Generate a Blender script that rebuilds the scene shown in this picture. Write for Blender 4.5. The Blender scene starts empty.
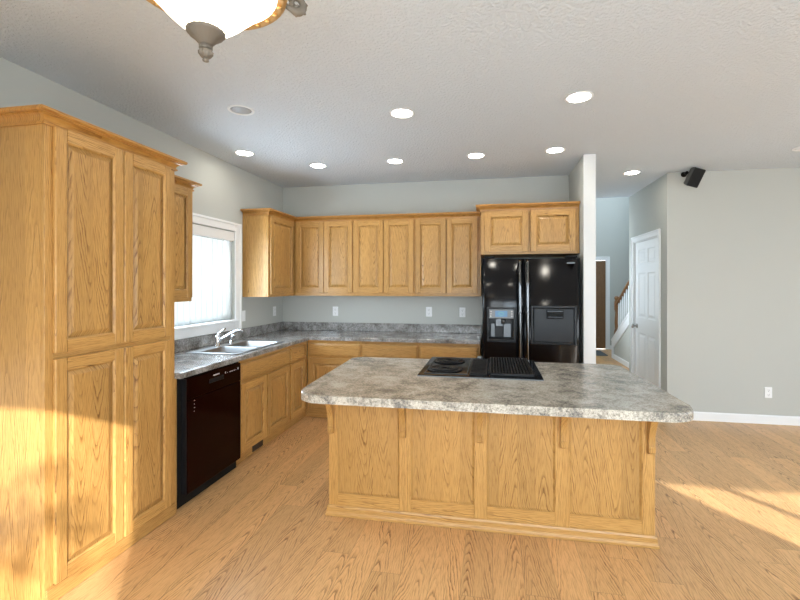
import bpy, bmesh, math, random
from mathutils import Vector, Matrix
random.seed(7)
S = bpy.context.scene
COL = S.collection
PI = math.pi

# ------------------------------------------------------------------ camera
cam_d = bpy.data.cameras.new('camera')
cam = bpy.data.objects.new('camera', cam_d)
COL.objects.link(cam)
cam.location = (2.6295, -5.1136, 1.4853)
cam.rotation_euler = (PI / 2, 0, 0.1804)
cam_d.sensor_fit = 'HORIZONTAL'
cam_d.sensor_width = 36.0
cam_d.lens = 430.25 / 800 * 36.0
cam_d.shift_x = -13.17 / 800
cam_d.shift_y = -15.25 / 800
cam_d.clip_start = 0.02
S.camera = cam

# ------------------------------------------------------------------ exposure
S.view_settings.view_transform = 'Standard'
S.view_settings.look = 'None'
S.view_settings.gamma = 1.0
S.view_settings.use_curve_mapping = False
S.view_settings.exposure = 0.17

# ------------------------------------------------------------------ world: bright hazy sky
W = bpy.data.worlds.new('sky')
S.world = W
W.use_nodes = True
wn = W.node_tree
wn.nodes.clear()
wo = wn.nodes.new('ShaderNodeOutputWorld')
wb = wn.nodes.new('ShaderNodeBackground')
wt = wn.nodes.new('ShaderNodeTexCoord')
ws = wn.nodes.new('ShaderNodeSeparateXYZ')
wr = wn.nodes.new('ShaderNodeValToRGB')
wm = wn.nodes.new('ShaderNodeMapRange')
wm.inputs['From Min'].default_value = -1
wm.inputs['From Max'].default_value = 1
wn.links.new(wt.outputs['Generated'], ws.inputs[0])
wn.links.new(ws.outputs['Z'], wm.inputs['Value'])
wn.links.new(wm.outputs[0], wr.inputs[0])
wr.color_ramp.elements[0].position = 0.40
wr.color_ramp.elements[0].color = (0.62, 0.64, 0.62, 1)
wr.color_ramp.elements[1].position = 0.56
wr.color_ramp.elements[1].color = (0.86, 0.94, 1.0, 1)
wb.inputs['Strength'].default_value = 6.5
wn.links.new(wr.outputs[0], wb.inputs['Color'])
wn.links.new(wb.outputs[0], wo.inputs['Surface'])

# ------------------------------------------------------------------ sun, low, from behind the camera on the right
sd = bpy.data.lights.new('sun', 'SUN')
sun = bpy.data.objects.new('sun', sd)
COL.objects.link(sun)
sun.rotation_euler = Vector((-0.70, 1.0, -0.489)).to_track_quat('-Z', 'Y').to_euler()
sun.location = (8, -12, 6)
sd.energy = 10.5
sd.angle = math.radians(0.6)
sd.color = (1.0, 0.965, 0.90)


def daylight(name, loc, rot, sx, sy, energy, color=(0.9, 0.96, 1.0), portal=False):
    d = bpy.data.lights.new(name, 'AREA')
    d.shape = 'RECTANGLE'
    d.size, d.size_y = sx, sy
    d.energy = energy
    d.color = color
    if portal:
        d.cycles.is_portal = True
    o = bpy.data.objects.new(name, d)
    COL.objects.link(o)
    o.location = loc
    o.rotation_euler = rot
    return o


SKY = (0.71, 0.865, 1.0)
# daylight coming in through the windows of the room (rear wall, right wall, kitchen), plus added foyer fill lamps
daylight('daylight_rear', (1.81, -5.90, 1.2), (PI / 2 - 0.60, 0, 0), 1.8, 1.75, 8, SKY)
daylight('daylight_patio', (3.95, -5.80, 1.1), (PI / 2 - 0.50, 0, 0), 1.9, 1.9, 100, SKY)
daylight('daylight_slider', (7.7, -5.93, 1.05), (PI / 2, 0, 0), 1.4, 2.0, 10, SKY)
daylight('daylight_right', (8.55, -2.6, 1.3), (PI / 2, 0, PI / 2), 2.8, 2.0, 22, SKY)
daylight('fill_foyer', (6.05, 3.3, 3.9), (PI / 2, 0, PI / 2), 2.4, 1.6, 85, SKY)  # added fill lamp high in the foyer, the wall behind has no window
daylight('daylight_kitchen', (0.05, -1.60, 1.58), (PI / 2 - 0.15, 0, -PI / 2), 0.75, 0.85, 25, SKY)
daylight('fill_white_door', (3.63, 2.45, 1.6), (PI / 2, 0, -PI / 2), 1.3, 1.3, 22, SKY)  # added lamp so the white door gets light from this side

# ==================================================================== materials


def new_mat(name):
    m = bpy.data.materials.new(name)
    m.use_nodes = True
    nt = m.node_tree
    return m, nt, nt.nodes['Principled BSDF']


class N:
    """tiny node helper"""

    def __init__(self, nt):
        self.nt = nt

    def put(self, sock, v):
        if isinstance(v, (int, float)):
            sock.default_value = v
        elif isinstance(v, (tuple, list)):
            sock.default_value = v
        else:
            self.nt.links.new(v, sock)

    def math(self, op, a, b=0.0, c=0.0):
        n = self.nt.nodes.new('ShaderNodeMath')
        n.operation = op
        for i, v in enumerate((a, b, c)):
            self.put(n.inputs[i], v)
        return n.outputs[0]

    def noise(self, vec, scale, detail=3, rough=0.55, dist=0.0):
        n = self.nt.nodes.new('ShaderNodeTexNoise')
        n.inputs['Scale'].default_value = scale
        n.inputs['Detail'].default_value = detail
        n.inputs['Roughness'].default_value = rough
        n.inputs['Distortion'].default_value = dist
        if vec is not None:
            self.nt.links.new(vec, n.inputs['Vector'])
        return n.outputs['Fac']

    def comb(self, x, y, z):
        n = self.nt.nodes.new('ShaderNodeCombineXYZ')
        for i, v in enumerate((x, y, z)):
            self.put(n.inputs[i], v)
        return n.outputs[0]

    def sep(self, v):
        n = self.nt.nodes.new('ShaderNodeSeparateXYZ')
        self.nt.links.new(v, n.inputs[0])
        return n.outputs

    def ramp(self, fac, stops):
        n = self.nt.nodes.new('ShaderNodeValToRGB')
        e = n.color_ramp.elements
        while len(e) < len(stops):
            e.new(0.5)
        for i, (p, c) in enumerate(stops):
            e[i].position = p
            e[i].color = tuple(c) + (1,) if len(c) == 3 else c
        self.nt.links.new(fac, n.inputs[0])
        return n.outputs[0]

    def mix(self, fac, a, b, mode='MIX'):
        n = self.nt.nodes.new('ShaderNodeMix')
        n.data_type = 'RGBA'
        n.blend_type = mode
        self.put(n.inputs[0], fac)
        for s, v in ((n.inputs[6], a), (n.inputs[7], b)):
            if isinstance(v, tuple) and len(v) == 3:
                v = v + (1,)
            self.put(s, v)
        return n.outputs[2]

    def bump(self, h, strength, dist):
        n = self.nt.nodes.new('ShaderNodeBump')
        n.inputs['Strength'].default_value = strength
        n.inputs['Distance'].default_value = dist
        self.nt.links.new(h, n.inputs['Height'])
        return n.outputs[0]

    def coord(self, kind='Object'):
        n = self.nt.nodes.new('ShaderNodeTexCoord')
        return n.outputs[kind]

    def rnd(self):
        return self.nt.nodes.new('ShaderNodeObjectInfo').outputs['Random']


def grain(n, u, L, seed, F, G, d, wob, ringmix):
    """plain-sawn oak: nested cathedral rings along L across u; returns (ring 0..1, pores 0..1, tone 0..1)"""
    v1 = n.comb(n.math('MULTIPLY', u, 6.0), n.math('MULTIPLY', L, 2.2), n.math('MULTIPLY', seed, 40.0))
    w = n.math('MULTIPLY', n.math('SUBTRACT', n.noise(v1, 1.0, 3), 0.5), wob)
    uu = n.math('ADD', u, w)
    rad = n.math('SQRT', n.math('ADD', n.math('MULTIPLY', uu, uu), d * d))
    v2 = n.comb(n.math('MULTIPLY', u, 45.0), n.math('MULTIPLY', L, 14.0), n.math('MULTIPLY', seed, 17.0))
    w2 = n.math('MULTIPLY', n.math('SUBTRACT', n.noise(v2, 1.0, 3), 0.5), ringmix)
    # ring width itself drifts
    v5 = n.comb(n.math('MULTIPLY', u, 9.0), n.math('MULTIPLY', L, 0.7), n.math('ADD', n.math('MULTIPLY', seed, 23.0), 5.0))
    w3 = n.math('MULTIPLY', n.noise(v5, 1.0, 1), 3.5)
    val = n.math('ADD', n.math('ADD', n.math('ADD', n.math('MULTIPLY', rad, F), n.math('MULTIPLY', L, G)), w2), w3)
    ring = n.math('FRACT', val)
    # every ring has its own strength
    wn_ = n.nt.nodes.new('ShaderNodeTexWhiteNoise')
    wn_.noise_dimensions = '2D'
    n.nt.links.new(n.comb(n.math('FLOOR', val), seed, 0.0), wn_.inputs['Vector'])
    stren = n.math('MULTIPLY', n.math('ADD', 0.25, wn_.outputs['Value']), 1.0)
    ring = n.math('ADD', n.math('MULTIPLY', n.math('SUBTRACT', ring, 0.75), n.math('MINIMUM', stren, 1.0)), 0.75)
    v3 = n.comb(n.math('MULTIPLY', u, 260.0), n.math('MULTIPLY', L, 13.0), n.math('MULTIPLY', seed, 9.0))
    pores = n.noise(v3, 1.0, 2, 0.6)
    v4 = n.comb(n.math('MULTIPLY', u, 14.0), n.math('MULTIPLY', L, 0.9), n.math('MULTIPLY', seed, 71.0))
    tone = n.noise(v4, 1.0, 2)
    return ring, pores, tone


OAK_L = (0.545, 0.312, 0.100)
OAK_M = (0.445, 0.232, 0.062)
OAK_D = (0.180, 0.074, 0.014)


def oak(name, axis, F=70.0, G=9.0, light=OAK_L, mid=OAK_M, dark=OAK_D, rough=0.38, board=0.0):
    """board > 0: edge-glued boards of about that width, each with its own figure and tone"""
    m, nt, p = new_mat(name)
    n = N(nt)
    x, y, z = n.sep(n.coord())
    r = n.rnd()
    if axis == 'Z':
        L, u = z, n.math('ADD', x, y)
    else:
        L, u = x, n.math('ADD', z, y)
    if board:
        ub = n.math('ADD', n.math('DIVIDE', u, board), n.math('MULTIPLY', r, 7.3))
        wn_ = nt.nodes.new('ShaderNodeTexWhiteNoise')
        wn_.noise_dimensions = '2D'
        nt.links.new(n.comb(n.math('FLOOR', ub), r, 0.0), wn_.inputs['Vector'])
        r2 = wn_.outputs['Value']
        u = n.math('ADD', n.math('MULTIPLY', n.math('SUBTRACT', n.math('FRACT', ub), 0.5), board), n.math('MULTIPLY', n.math('SUBTRACT', r2, 0.5), board * 0.9))
    else:
        r2 = r
        u = n.math('ADD', u, n.math('MULTIPLY', n.math('SUBTRACT', r, 0.5), 0.5))
    seed = n.math('MULTIPLY', r2, 3.0)
    sgn = n.math('SUBTRACT', n.math('MULTIPLY', n.math('GREATER_THAN', n.math('FRACT', n.math('MULTIPLY', r2, 37.0)), 0.5), 2.0), 1.0)
    Ls = n.math('MULTIPLY', L, sgn)
    ring, pores, tone = grain(n, u, Ls, seed, F, G, 0.012, 0.06, 0.9)
    c = n.ramp(ring, [(0.0, light), (0.06, mid), (0.12, dark), (0.20, dark), (0.40, mid), (0.70, light), (1.0, light)])
    dash = n.ramp(pores, [(0.42, (1, 1, 1)), (0.62, (0.50, 0.50, 0.50))])
    c = n.mix(dash, light, c)
    c = n.mix(n.ramp(tone, [(0.40, (0.80, 0.80, 0.80)), (0.60, (0.10, 0.10, 0.10))]), c, n.mix(0.5, mid, light))
    pf = n.ramp(pores, [(0.36, (0.66, 0.58, 0.48)), (0.52, (1, 1, 1))])
    c = n.mix(0.65, c, n.mix(1.0, c, pf, 'MULTIPLY'))
    br = n.math('ADD', 0.88, n.math('MULTIPLY', n.math('FRACT', n.math('MULTIPLY', r2, 91.0)), 0.24))
    c = n.mix(1.0, c, n.comb(br, br, br), 'MULTIPLY')
    nt.links.new(c, p.inputs['Base Color'])
    p.inputs['Roughness'].default_value = rough
    p.inputs['Coat Weight'].default_value = 0.2
    p.inputs['Specular IOR Level'].default_value = 0.4
    p.inputs['Coat Roughness'].default_value = 0.3
    nt.links.new(n.bump(pores, 0.12, 0.001), p.inputs['Normal'])
    return m


M = {}
M['oak_v'] = oak('oak_vertical', 'Z', F=110, G=5)
M['oak_h'] = oak('oak_horizontal', 'X', F=110, G=5)
M['oak_side'] = oak('oak_veneer_side', 'Z', F=80, G=6, board=0.16)
M['oak_panel'] = oak('oak_panel', 'Z', F=85, G=13, board=0.105)
M['oak_drawer'] = oak('oak_drawer', 'X', F=80, G=9, board=0.15)
M['oak_crown'] = oak('oak_crown', 'X', F=90, G=3, light=(0.50, 0.255, 0.062), mid=(0.42, 0.19, 0.042), dark=(0.25, 0.10, 0.020))


def floor_mat():
    m, nt, p = new_mat('oak_plank_floor')
    n = N(nt)
    x, y, z = n.sep(n.coord())
    wid, ln = 0.155, 1.45
    xi = n.math('FLOOR', n.math('DIVIDE', x, wid))
    wn1 = nt.nodes.new('ShaderNodeTexWhiteNoise')
    wn1.noise_dimensions = '1D'
    nt.links.new(xi, wn1.inputs['W'])
    yo = n.math('DIVIDE', n.math('ADD', y, n.math('MULTIPLY', wn1.outputs['Value'], 3.7)), ln)
    yi = n.math('FLOOR', yo)
    wn2 = nt.nodes.new('ShaderNodeTexWhiteNoise')
    wn2.noise_dimensions = '2D'
    nt.links.new(n.comb(xi, yi, 0.0), wn2.inputs['Vector'])
    r = wn2.outputs['Value']
    fx = n.math('FRACT', n.math('DIVIDE', x, wid))
    fy = n.math('FRACT', yo)
    u = n.math('ADD', n.math('MULTIPLY', n.math('SUBTRACT', fx, 0.5), wid), n.math('MULTIPLY', n.math('SUBTRACT', r, 0.5), 0.13))
    L = n.math('ADD', y, n.math('MULTIPLY', r, 37.0))
    ring, pores, tone = grain(n, u, L, n.math('MULTIPLY', r, 5.0), 75.0, 11.0, 0.012, 0.06, 1.0)
    light, mid, dark = (0.800, 0.500, 0.240), (0.660, 0.380, 0.160), (0.200, 0.070, 0.020)
    c = n.ramp(ring, [(0.0, light), (0.07, mid), (0.14, dark), (0.24, dark), (0.46, mid), (0.76, light), (1.0, light)])
    dash = n.ramp(pores, [(0.42, (1, 1, 1)), (0.62, (0.52, 0.52, 0.52))])
    c = n.mix(dash, mid, c)
    c = n.mix(n.ramp(tone, [(0.40, (0.92, 0.92, 0.92)), (0.60, (0.12, 0.12, 0.12))]), c, n.mix(0.5, mid, light))
    pf = n.ramp(pores, [(0.34, (0.66, 0.56, 0.48)), (0.54, (1, 1, 1))])
    c = n.mix(0.7, c, n.mix(1.0, c, pf, 'MULTIPLY'))
    br = n.math('ADD', 0.90, n.math('MULTIPLY', n.math('FRACT', n.math('MULTIPLY', r, 57.0)), 0.20))
    c = n.mix(1.0, c, n.comb(br, br, br), 'MULTIPLY')
    ex = n.math('MINIMUM', fx, n.math('SUBTRACT', 1.0, fx))
    ey = n.math('MULTIPLY', n.math('MINIMUM', fy, n.math('SUBTRACT', 1.0, fy)), ln / wid)
    seam = n.math('LESS_THAN', n.math('MINIMUM', ex, ey), 0.012)
    c = n.mix(n.math('MULTIPLY', seam, 0.30), c, (0.16, 0.075, 0.03))
    nt.links.new(c, p.inputs['Base Color'])
    p.inputs['Roughness'].default_value = 0.34
    p.inputs['Specular IOR Level'].default_value = 0.45
    return m


M['floor'] = floor_mat()


def stone(name, warm, rough=0.2):
    m, nt, p = new_mat(name)
    n = N(nt)
    v = n.coord()
    a = n.noise(v, 8.0, 6, 0.68, 0.3)
    b = n.noise(v, 70.0, 5, 0.7, 0.2)
    s = n.noise(v, 210.0, 2, 0.6)
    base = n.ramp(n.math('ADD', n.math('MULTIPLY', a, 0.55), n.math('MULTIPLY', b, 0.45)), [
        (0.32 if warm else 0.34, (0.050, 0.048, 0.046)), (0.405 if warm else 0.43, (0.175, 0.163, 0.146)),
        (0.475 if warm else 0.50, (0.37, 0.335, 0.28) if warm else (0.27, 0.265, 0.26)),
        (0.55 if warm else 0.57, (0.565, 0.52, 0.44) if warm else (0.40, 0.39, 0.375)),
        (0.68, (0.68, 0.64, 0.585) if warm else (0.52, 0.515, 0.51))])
    sp = n.ramp(s, [(0.34, (0.42, 0.40, 0.42)), (0.46, (1, 1, 1)), (0.60, (1, 1, 1)), (0.70, (1.35, 1.35, 1.38))])
    c = n.mix(0.85, base, n.mix(1.0, base, sp, 'MULTIPLY'))
    nt.links.new(c, p.inputs['Base Color'])
    p.inputs['Roughness'].default_value = rough
    return m


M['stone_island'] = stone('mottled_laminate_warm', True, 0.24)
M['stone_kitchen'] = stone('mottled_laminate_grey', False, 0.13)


def plain(name, col, rough=0.5, metal=0.0, **kw):
    m, nt, p = new_mat(name)
    p.inputs['Base Color'].default_value = tuple(col) + (1,)
    p.inputs['Roughness'].default_value = rough
    p.inputs['Metallic'].default_value = metal
    for k, v in kw.items():
        p.inputs[k.replace('_', ' ')].default_value = v
    n = N(nt)
    if 'emit' in name:
        return m
    # slight surface variation so nothing is perfectly even
    f = n.noise(n.coord(), 35.0, 2)
    rr = nt.nodes.new('ShaderNodeMapRange')
    rr.inputs['To Min'].default_value = max(0.02, rough * 0.93)
    rr.inputs['To Max'].default_value = min(1.0, rough * 1.07)
    nt.links.new(f, rr.inputs['Value'])
    nt.links.new(rr.outputs[0], p.inputs['Roughness'])
    return m


def plaster(name, col, scale, strength, dist, rough=0.85):
    m, nt, p = new_mat(name)
    n = N(nt)
    v = n.coord()
    f = n.noise(v, scale, 4, 0.55)
    h = n.ramp(f, [(0.40, (0, 0, 0)), (0.62, (1, 1, 1))])
    p.inputs['Base Color'].default_value = tuple(col) + (1,)
    p.inputs['Roughness'].default_value = rough
    p.inputs['Specular IOR Level'].default_value = 0.25
    nt.links.new(n.bump(h, strength, dist), p.inputs['Normal'])
    return m


M['wall'] = plaster('sage_grey_wall', (0.515, 0.525, 0.495), 160, 0.10, 0.002)
M['ceiling'] = plaster('textured_ceiling', (0.665, 0.715, 0.77), 55, 0.6, 0.008, 0.95)
M['white'] = plain('white_paint', (0.86, 0.87, 0.88), 0.35)
M['white_trim'] = plain('white_trim', (0.86, 0.87, 0.88), 0.4)
M['black_gloss'] = plain('black_enamel', (0.004, 0.004, 0.005), 0.08, 0.0, Specular_IOR_Level=0.2)
M['black_fridge'] = plain('black_textured_steel', (0.003, 0.003, 0.004), 0.18, 0.0, Specular_IOR_Level=0.35)
M['black_side'] = plain('black_satin', (0.008, 0.008, 0.009), 0.38, 0.0, Specular_IOR_Level=0.3)
M['black_matte'] = plain('black_plastic', (0.008, 0.008, 0.008), 0.6, 0.0, Specular_IOR_Level=0.2)
M['dw_gloss'] = plain('dishwasher_black', (0.008, 0.0006, 0.0005), 0.16, 0.0, Specular_IOR_Level=0.08)
M['steel'] = plain('brushed_steel', (0.30, 0.31, 0.32), 0.42, 1.0)
M['chrome'] = plain('chrome', (0.80, 0.81, 0.82), 0.09, 1.0)
M['dull_steel'] = plain('dull_steel', (0.15, 0.155, 0.16), 0.4, 1.0)
M['lightened_end'] = plain('lightened_end_tone', (0.72, 0.73, 0.73), 0.5)  # wall tone lightened for the light on the partition end
M['handle_metal'] = plain('dark_polished_metal', (0.16, 0.165, 0.17), 0.16, 1.0)
M['nickel'] = plain('satin_nickel', (0.42, 0.41, 0.39), 0.3, 1.0)
M['grey_plastic'] = plain('grey_plastic', (0.20, 0.21, 0.22), 0.35)
M['iron'] = plain('cast_iron', (0.008, 0.008, 0.009), 0.45, 0.0, Specular_IOR_Level=0.25)
M['grey_mark'] = plain('pale_print', (0.55, 0.55, 0.55), 0.5)
M['bronze'] = plain('antique_bronze', (0.19, 0.165, 0.135), 0.5, 0.25)
M['gold'] = plain('aged_brass', (0.55, 0.34, 0.13), 0.38, 0.6)
M['brown_door'] = oak('brown_door_wood', 'Z', F=60, G=4, light=(0.23, 0.125, 0.060), mid=(0.19, 0.10, 0.046), dark=(0.12, 0.06, 0.028))
M['rail_oak'] = plain('stair_oak', (0.21, 0.095, 0.030), 0.35)
M['charcoal'] = plain('charcoal_plastic', (0.055, 0.057, 0.058), 0.45)
M['mat_grey'] = plain('grey_mat_fabric', (0.11, 0.125, 0.135), 0.95)
M['slot'] = plain('dark_slot', (0.02, 0.02, 0.02), 0.8)
M['lamp_off'] = plain('unlit_lamp_grey', (0.33, 0.33, 0.34), 0.5)
M['vent'] = plain('vent_bronze', (0.05, 0.035, 0.025), 0.5)
M['foliage'] = plain('leaf_green', (0.06, 0.10, 0.03), 0.8)
M['bark'] = plain('bark', (0.10, 0.07, 0.05), 0.9)


def emit_mat(name, col, strength):
    m, nt, p = new_mat(name)
    p.inputs['Base Color'].default_value = (0.8, 0.8, 0.8, 1) if strength > 1 else (0.02, 0.04, 0.06, 1)
    p.inputs['Emission Color'].default_value = tuple(col) + (1,)
    p.inputs['Emission Strength'].default_value = strength
    return m


M['lamp_on'] = emit_mat('downlight_emit', (1.0, 0.94, 0.82), 40.0)
M['bowl'] = emit_mat('bowl_glass_emit', (1.0, 0.88, 0.68), 5.0)
M['display'] = emit_mat('display_emit', (0.22, 0.48, 0.80), 0.45)
M['display_green'] = emit_mat('display_green_emit', (0.35, 0.95, 0.55), 0.45)


def glass_mat():
    m = bpy.data.materials.new('window_glass')
    m.use_nodes = True
    nt = m.node_tree
    nt.nodes.clear()
    o = nt.nodes.new('ShaderNodeOutputMaterial')
    mx = nt.nodes.new('ShaderNodeMixShader')
    t = nt.nodes.new('ShaderNodeBsdfTransparent')
    g = nt.nodes.new('ShaderNodeBsdfGlossy')
    g.inputs['Roughness'].default_value = 0.02
    fr = nt.nodes.new('ShaderNodeFresnel')
    fr.inputs['IOR'].default_value = 1.45
    nt.links.new(fr.outputs[0], mx.inputs[0])
    nt.links.new(t.outputs[0], mx.inputs[1])
    nt.links.new(g.outputs[0], mx.inputs[2])
    nt.links.new(mx.outputs[0], o.inputs[0])
    return m


M['glass'] = glass_mat()


def cloth_mat(name, col, trans):
    m = bpy.data.materials.new(name)
    m.use_nodes = True
    nt = m.node_tree
    nt.nodes.clear()
    o = nt.nodes.new('ShaderNodeOutputMaterial')
    mx = nt.nodes.new('ShaderNodeMixShader')
    d = nt.nodes.new('ShaderNodeBsdfDiffuse')
    t = nt.nodes.new('ShaderNodeBsdfTranslucent')
    n = N(nt)
    f = n.noise(n.coord(), 300.0, 2)
    c = n.mix(f, tuple(0.94 * k for k in col), col)
    nt.links.new(c, d.inputs['Color'])
    nt.links.new(c, t.inputs['Color'])
    mx.inputs[0].default_value = trans
    nt.links.new(d.outputs[0], mx.inputs[1])
    nt.links.new(t.outputs[0], mx.inputs[2])
    nt.links.new(mx.outputs[0], o.inputs[0])
    return m


M['blind'] = cloth_mat('blind_vinyl', (0.88, 0.90, 0.90), 0.65)
M['curtain'] = cloth_mat('sheer_curtain', (0.88, 0.88, 0.86), 0.5)

# ==================================================================== mesh helpers


def box(bm, x0, x1, y0, y1, z0, z1, mi=0, bev=0.0, seg=1):
    if x0 > x1: x0, x1 = x1, x0
    if y0 > y1: y0, y1 = y1, y0
    if z0 > z1: z0, z1 = z1, z0
    v = [bm.verts.new((x, y, z)) for z in (z0, z1) for y in (y0, y1) for x in (x0, x1)]
    fs = [(0, 2, 3, 1), (4, 5, 7, 6), (0, 1, 5, 4), (2, 6, 7, 3), (0, 4, 6, 2), (1, 3, 7, 5)]
    faces = []
    for f in fs:
        q = bm.faces.new([v[i] for i in f])
        q.material_index = mi
        faces.append(q)
    if bev > 0:
        ed = list({e for q in faces for e in q.edges})
        bmesh.ops.bevel(bm, geom=ed, offset=bev, segments=seg, affect='EDGES', profile=0.5, clamp_overlap=True)
    return v


def prism(bm, pts, z0, z1, mi=0, bev=0.0, seg=2, top_only=False):
    """polygon (x, y) CCW extruded in z"""
    a = [bm.verts.new((x, y, z0)) for x, y in pts]
    b = [bm.verts.new((x, y, z1)) for x, y in pts]
    k = len(pts)
    fb = bm.faces.new(list(reversed(a)))
    ft = bm.faces.new(b)
    side = []
    for i in range(k):
        j = (i + 1) % k
        side.append(bm.faces.new((a[i], a[j], b[j], b[i])))
    for q in [fb, ft] + side:
        q.material_index = mi
    if bev > 0:
        ed = list(ft.edges) + ([] if top_only else list(fb.edges))
        bmesh.ops.bevel(bm, geom=ed, offset=bev, segments=seg, affect='EDGES', profile=0.5)


def sweep(bm, path, prof, mi=0):
    """profile [(out, z)] along an open 2D path; 'out' is to the right of travel"""
    rows = []
    k = len(path)
    for i, p in enumerate(path):
        P = Vector(p)
        d0 = (P - Vector(path[i - 1])).normalized() if i > 0 else None
        d1 = (Vector(path[i + 1]) - P).normalized() if i < k - 1 else None
        if d0 is None: d0 = d1
        if d1 is None: d1 = d0
        n0, n1 = Vector((d0.y, -d0.x)), Vector((d1.y, -d1.x))
        mm = (n0 + n1)
        mm = mm / max(1e-6, mm.dot(n0))
        rows.append([bm.verts.new((P.x + mm.x * o, P.y + mm.y * o, z)) for o, z in prof])
    q = len(prof)
    for i in range(k - 1):
        for j in range(q):
            jj = (j + 1) % q
            f = bm.faces.new((rows[i][j], rows[i + 1][j], rows[i + 1][jj], rows[i][jj]))
            f.material_index = mi
    for r in (rows[0], rows[-1]):
        f = bm.faces.new(r)
        f.material_index = mi
    bmesh.ops.recalc_face_normals(bm, faces=bm.faces[:])


def lathe(bm, prof, seg=24, c=(0, 0, 0), mi=0, axis='Z', flute=0.0, nfl=0):
    rows = []
    for r, h in prof:
        row = []
        for i in range(seg):
            a = 2 * PI * i / seg
            rr = r * (1 + flute * math.cos(nfl * a)) if nfl else r
            x, y = rr * math.cos(a), rr * math.sin(a)
            if axis == 'Z': co = (c[0] + x, c[1] + y, c[2] + h)
            elif axis == 'Y': co = (c[0] + x, c[1] + h, c[2] + y)
            else: co = (c[0] + h, c[1] + x, c[2] + y)
            row.append(bm.verts.new(co))
        rows.append(row)
    for i in range(len(rows) - 1):
        for j in range(seg):
            k = (j + 1) % seg
            f = bm.faces.new((rows[i][j], rows[i][k], rows[i + 1][k], rows[i + 1][j]))
            f.material_index = mi
            f.smooth = True
    for row in (rows[0], rows[-1]):
        try:
            f = bm.faces.new(row)
            f.material_index = mi
        except ValueError:
            pass
    bmesh.ops.recalc_face_normals(bm, faces=bm.faces[:])


def tube(bm, pts, rad, seg=10, mi=0):
    pts = [Vector(p) for p in pts]
    k = len(pts)
    rs = rad if isinstance(rad, (list, tuple)) else [rad] * k
    up = None
    rows = []
    for i, p in enumerate(pts):
        d = (pts[min(i + 1, k - 1)] - pts[max(i - 1, 0)]).normalized()
        if up is None:
            up = d.orthogonal().normalized()
        up = (up - d * up.dot(d)).normalized()
        s = d.cross(up)
        rows.append([bm.verts.new(p + (up * math.cos(2 * PI * j / seg) + s * math.sin(2 * PI * j / seg)) * rs[i]) for j in range(seg)])
    for i in range(k - 1):
        for j in range(seg):
            jj = (j + 1) % seg
            f = bm.faces.new((rows[i][j], rows[i][jj], rows[i + 1][jj], rows[i + 1][j]))
            f.smooth = True
            f.material_index = mi
    for r in (rows[0], rows[-1]):
        bm.faces.new(r).material_index = mi
    bmesh.ops.recalc_face_normals(bm, faces=bm.faces[:])


def B():
    return bmesh.new()


def obj(name, bm, mats, parent=None, loc=(0, 0, 0), rot=(0, 0, 0), smooth=False):
    me = bpy.data.meshes.new(name)
    bm.to_mesh(me)
    bm.free()
    for m in (mats if isinstance(mats, (list, tuple)) else [mats]):
        me.materials.append(M[m])
    if smooth:
        for p in me.polygons:
            p.use_smooth = True
    o = bpy.data.objects.new(name, me)
    COL.objects.link(o)
    if parent is not None:
        o.parent = parent
    o.location = loc
    o.rotation_euler = rot
    return o


def tag(o, label, cat, group=None):
    o['label'] = label
    o['category'] = cat
    if group:
        o['group'] = group
    return o


def thing(name, label, cat, loc=(0, 0, 0), rz=0.0, group=None):
    o = bpy.data.objects.new(name, None)
    COL.objects.link(o)
    o.empty_display_size = 0.1
    o.location = loc
    o.rotation_euler = (0, 0, rz)
    return tag(o, label, cat, group)


def struct(name, bm, mats, parent=None, loc=(0, 0, 0), rot=(0, 0, 0)):
    o = obj(name, bm, mats, parent, loc, rot)
    if parent is None:
        o['kind'] = 'structure'
    return o


def boxes(*bs):
    bm = B()
    for b in bs:
        box(bm, *b)
    return bm


H = 2.7255      # ceiling
XR = 8.70       # right side of the great room
YR = -6.0       # inside face of the rear wall
WY = 0.088      # facing wall on the right
DX = 4.545      # wall with the white door
YE = 1.43       # where the low ceiling ends at the foyer
XP0, XP1, YP = 3.491, 3.600, -0.785   # partition stub beside the fridge

# ==================================================================== setting
struct('floor', boxes((-0.1, XR + 0.1, YR - 0.12, 5.6, -0.1, 0.0)), 'floor')
struct('ceiling', boxes((-0.1, XR + 0.1, YR - 0.12, YE, H, H + 0.1)), 'ceiling')
# left wall with the kitchen window opening
WA0, WA1, WZ0, WZ1 = -2.00, -1.05, 1.115, 2.035
struct('wall_left', boxes((-0.1, 0, YR - 0.12, WA0, 0, H), (-0.1, 0, WA1, 0.1, 0, H), (-0.1, 0, WA0, WA1, 0, WZ0), (-0.1, 0, WA0, WA1, WZ1, H)), 'wall')
struct('wall_back', boxes((0, XP0, 0, 0.1, 0, H)), 'wall')
struct('wall_partition', boxes((XP0, XP1, YP, YE, 0, H), (XP0, XP1, YE, 1.78, 0, 5.2), (XP0, XP1, 3.12, 5.52, 0, 5.2), (XP0, XP1, 1.78, 3.12, 0, 0.9), (XP0, XP1, 1.78, 3.12, 2.3, 5.2)), 'wall')
struct('wall_right', boxes((DX, XR, WY, WY + 0.1, 0, H)), 'wall')
DY0, DY1, DZ = 0.335, 1.205, 2.06     # white door opening
struct('wall_hall', boxes((DX, DX + 0.1, WY + 0.1, DY0, 0, H), (DX, DX + 0.1, DY1, YE, 0, H), (DX, DX + 0.1, DY0, DY1, DZ, H),
                          (DX + 0.1, 6.2, YE - 0.1, YE, 0, H)), 'wall')
struct('wall_foyer', boxes((XP1, 5.01 - 0.6, 5.42, 5.52, 0, 5.2), (4.41, 5.225, 5.42, 5.52, 2.06, 5.2), (5.225, 6.3, 5.42, 5.52, 0, 5.2)), 'wall')
struct('wall_foyer_side', boxes((6.2, 6.3, YE, 5.42, 0, 5.2)), 'wall')
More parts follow.
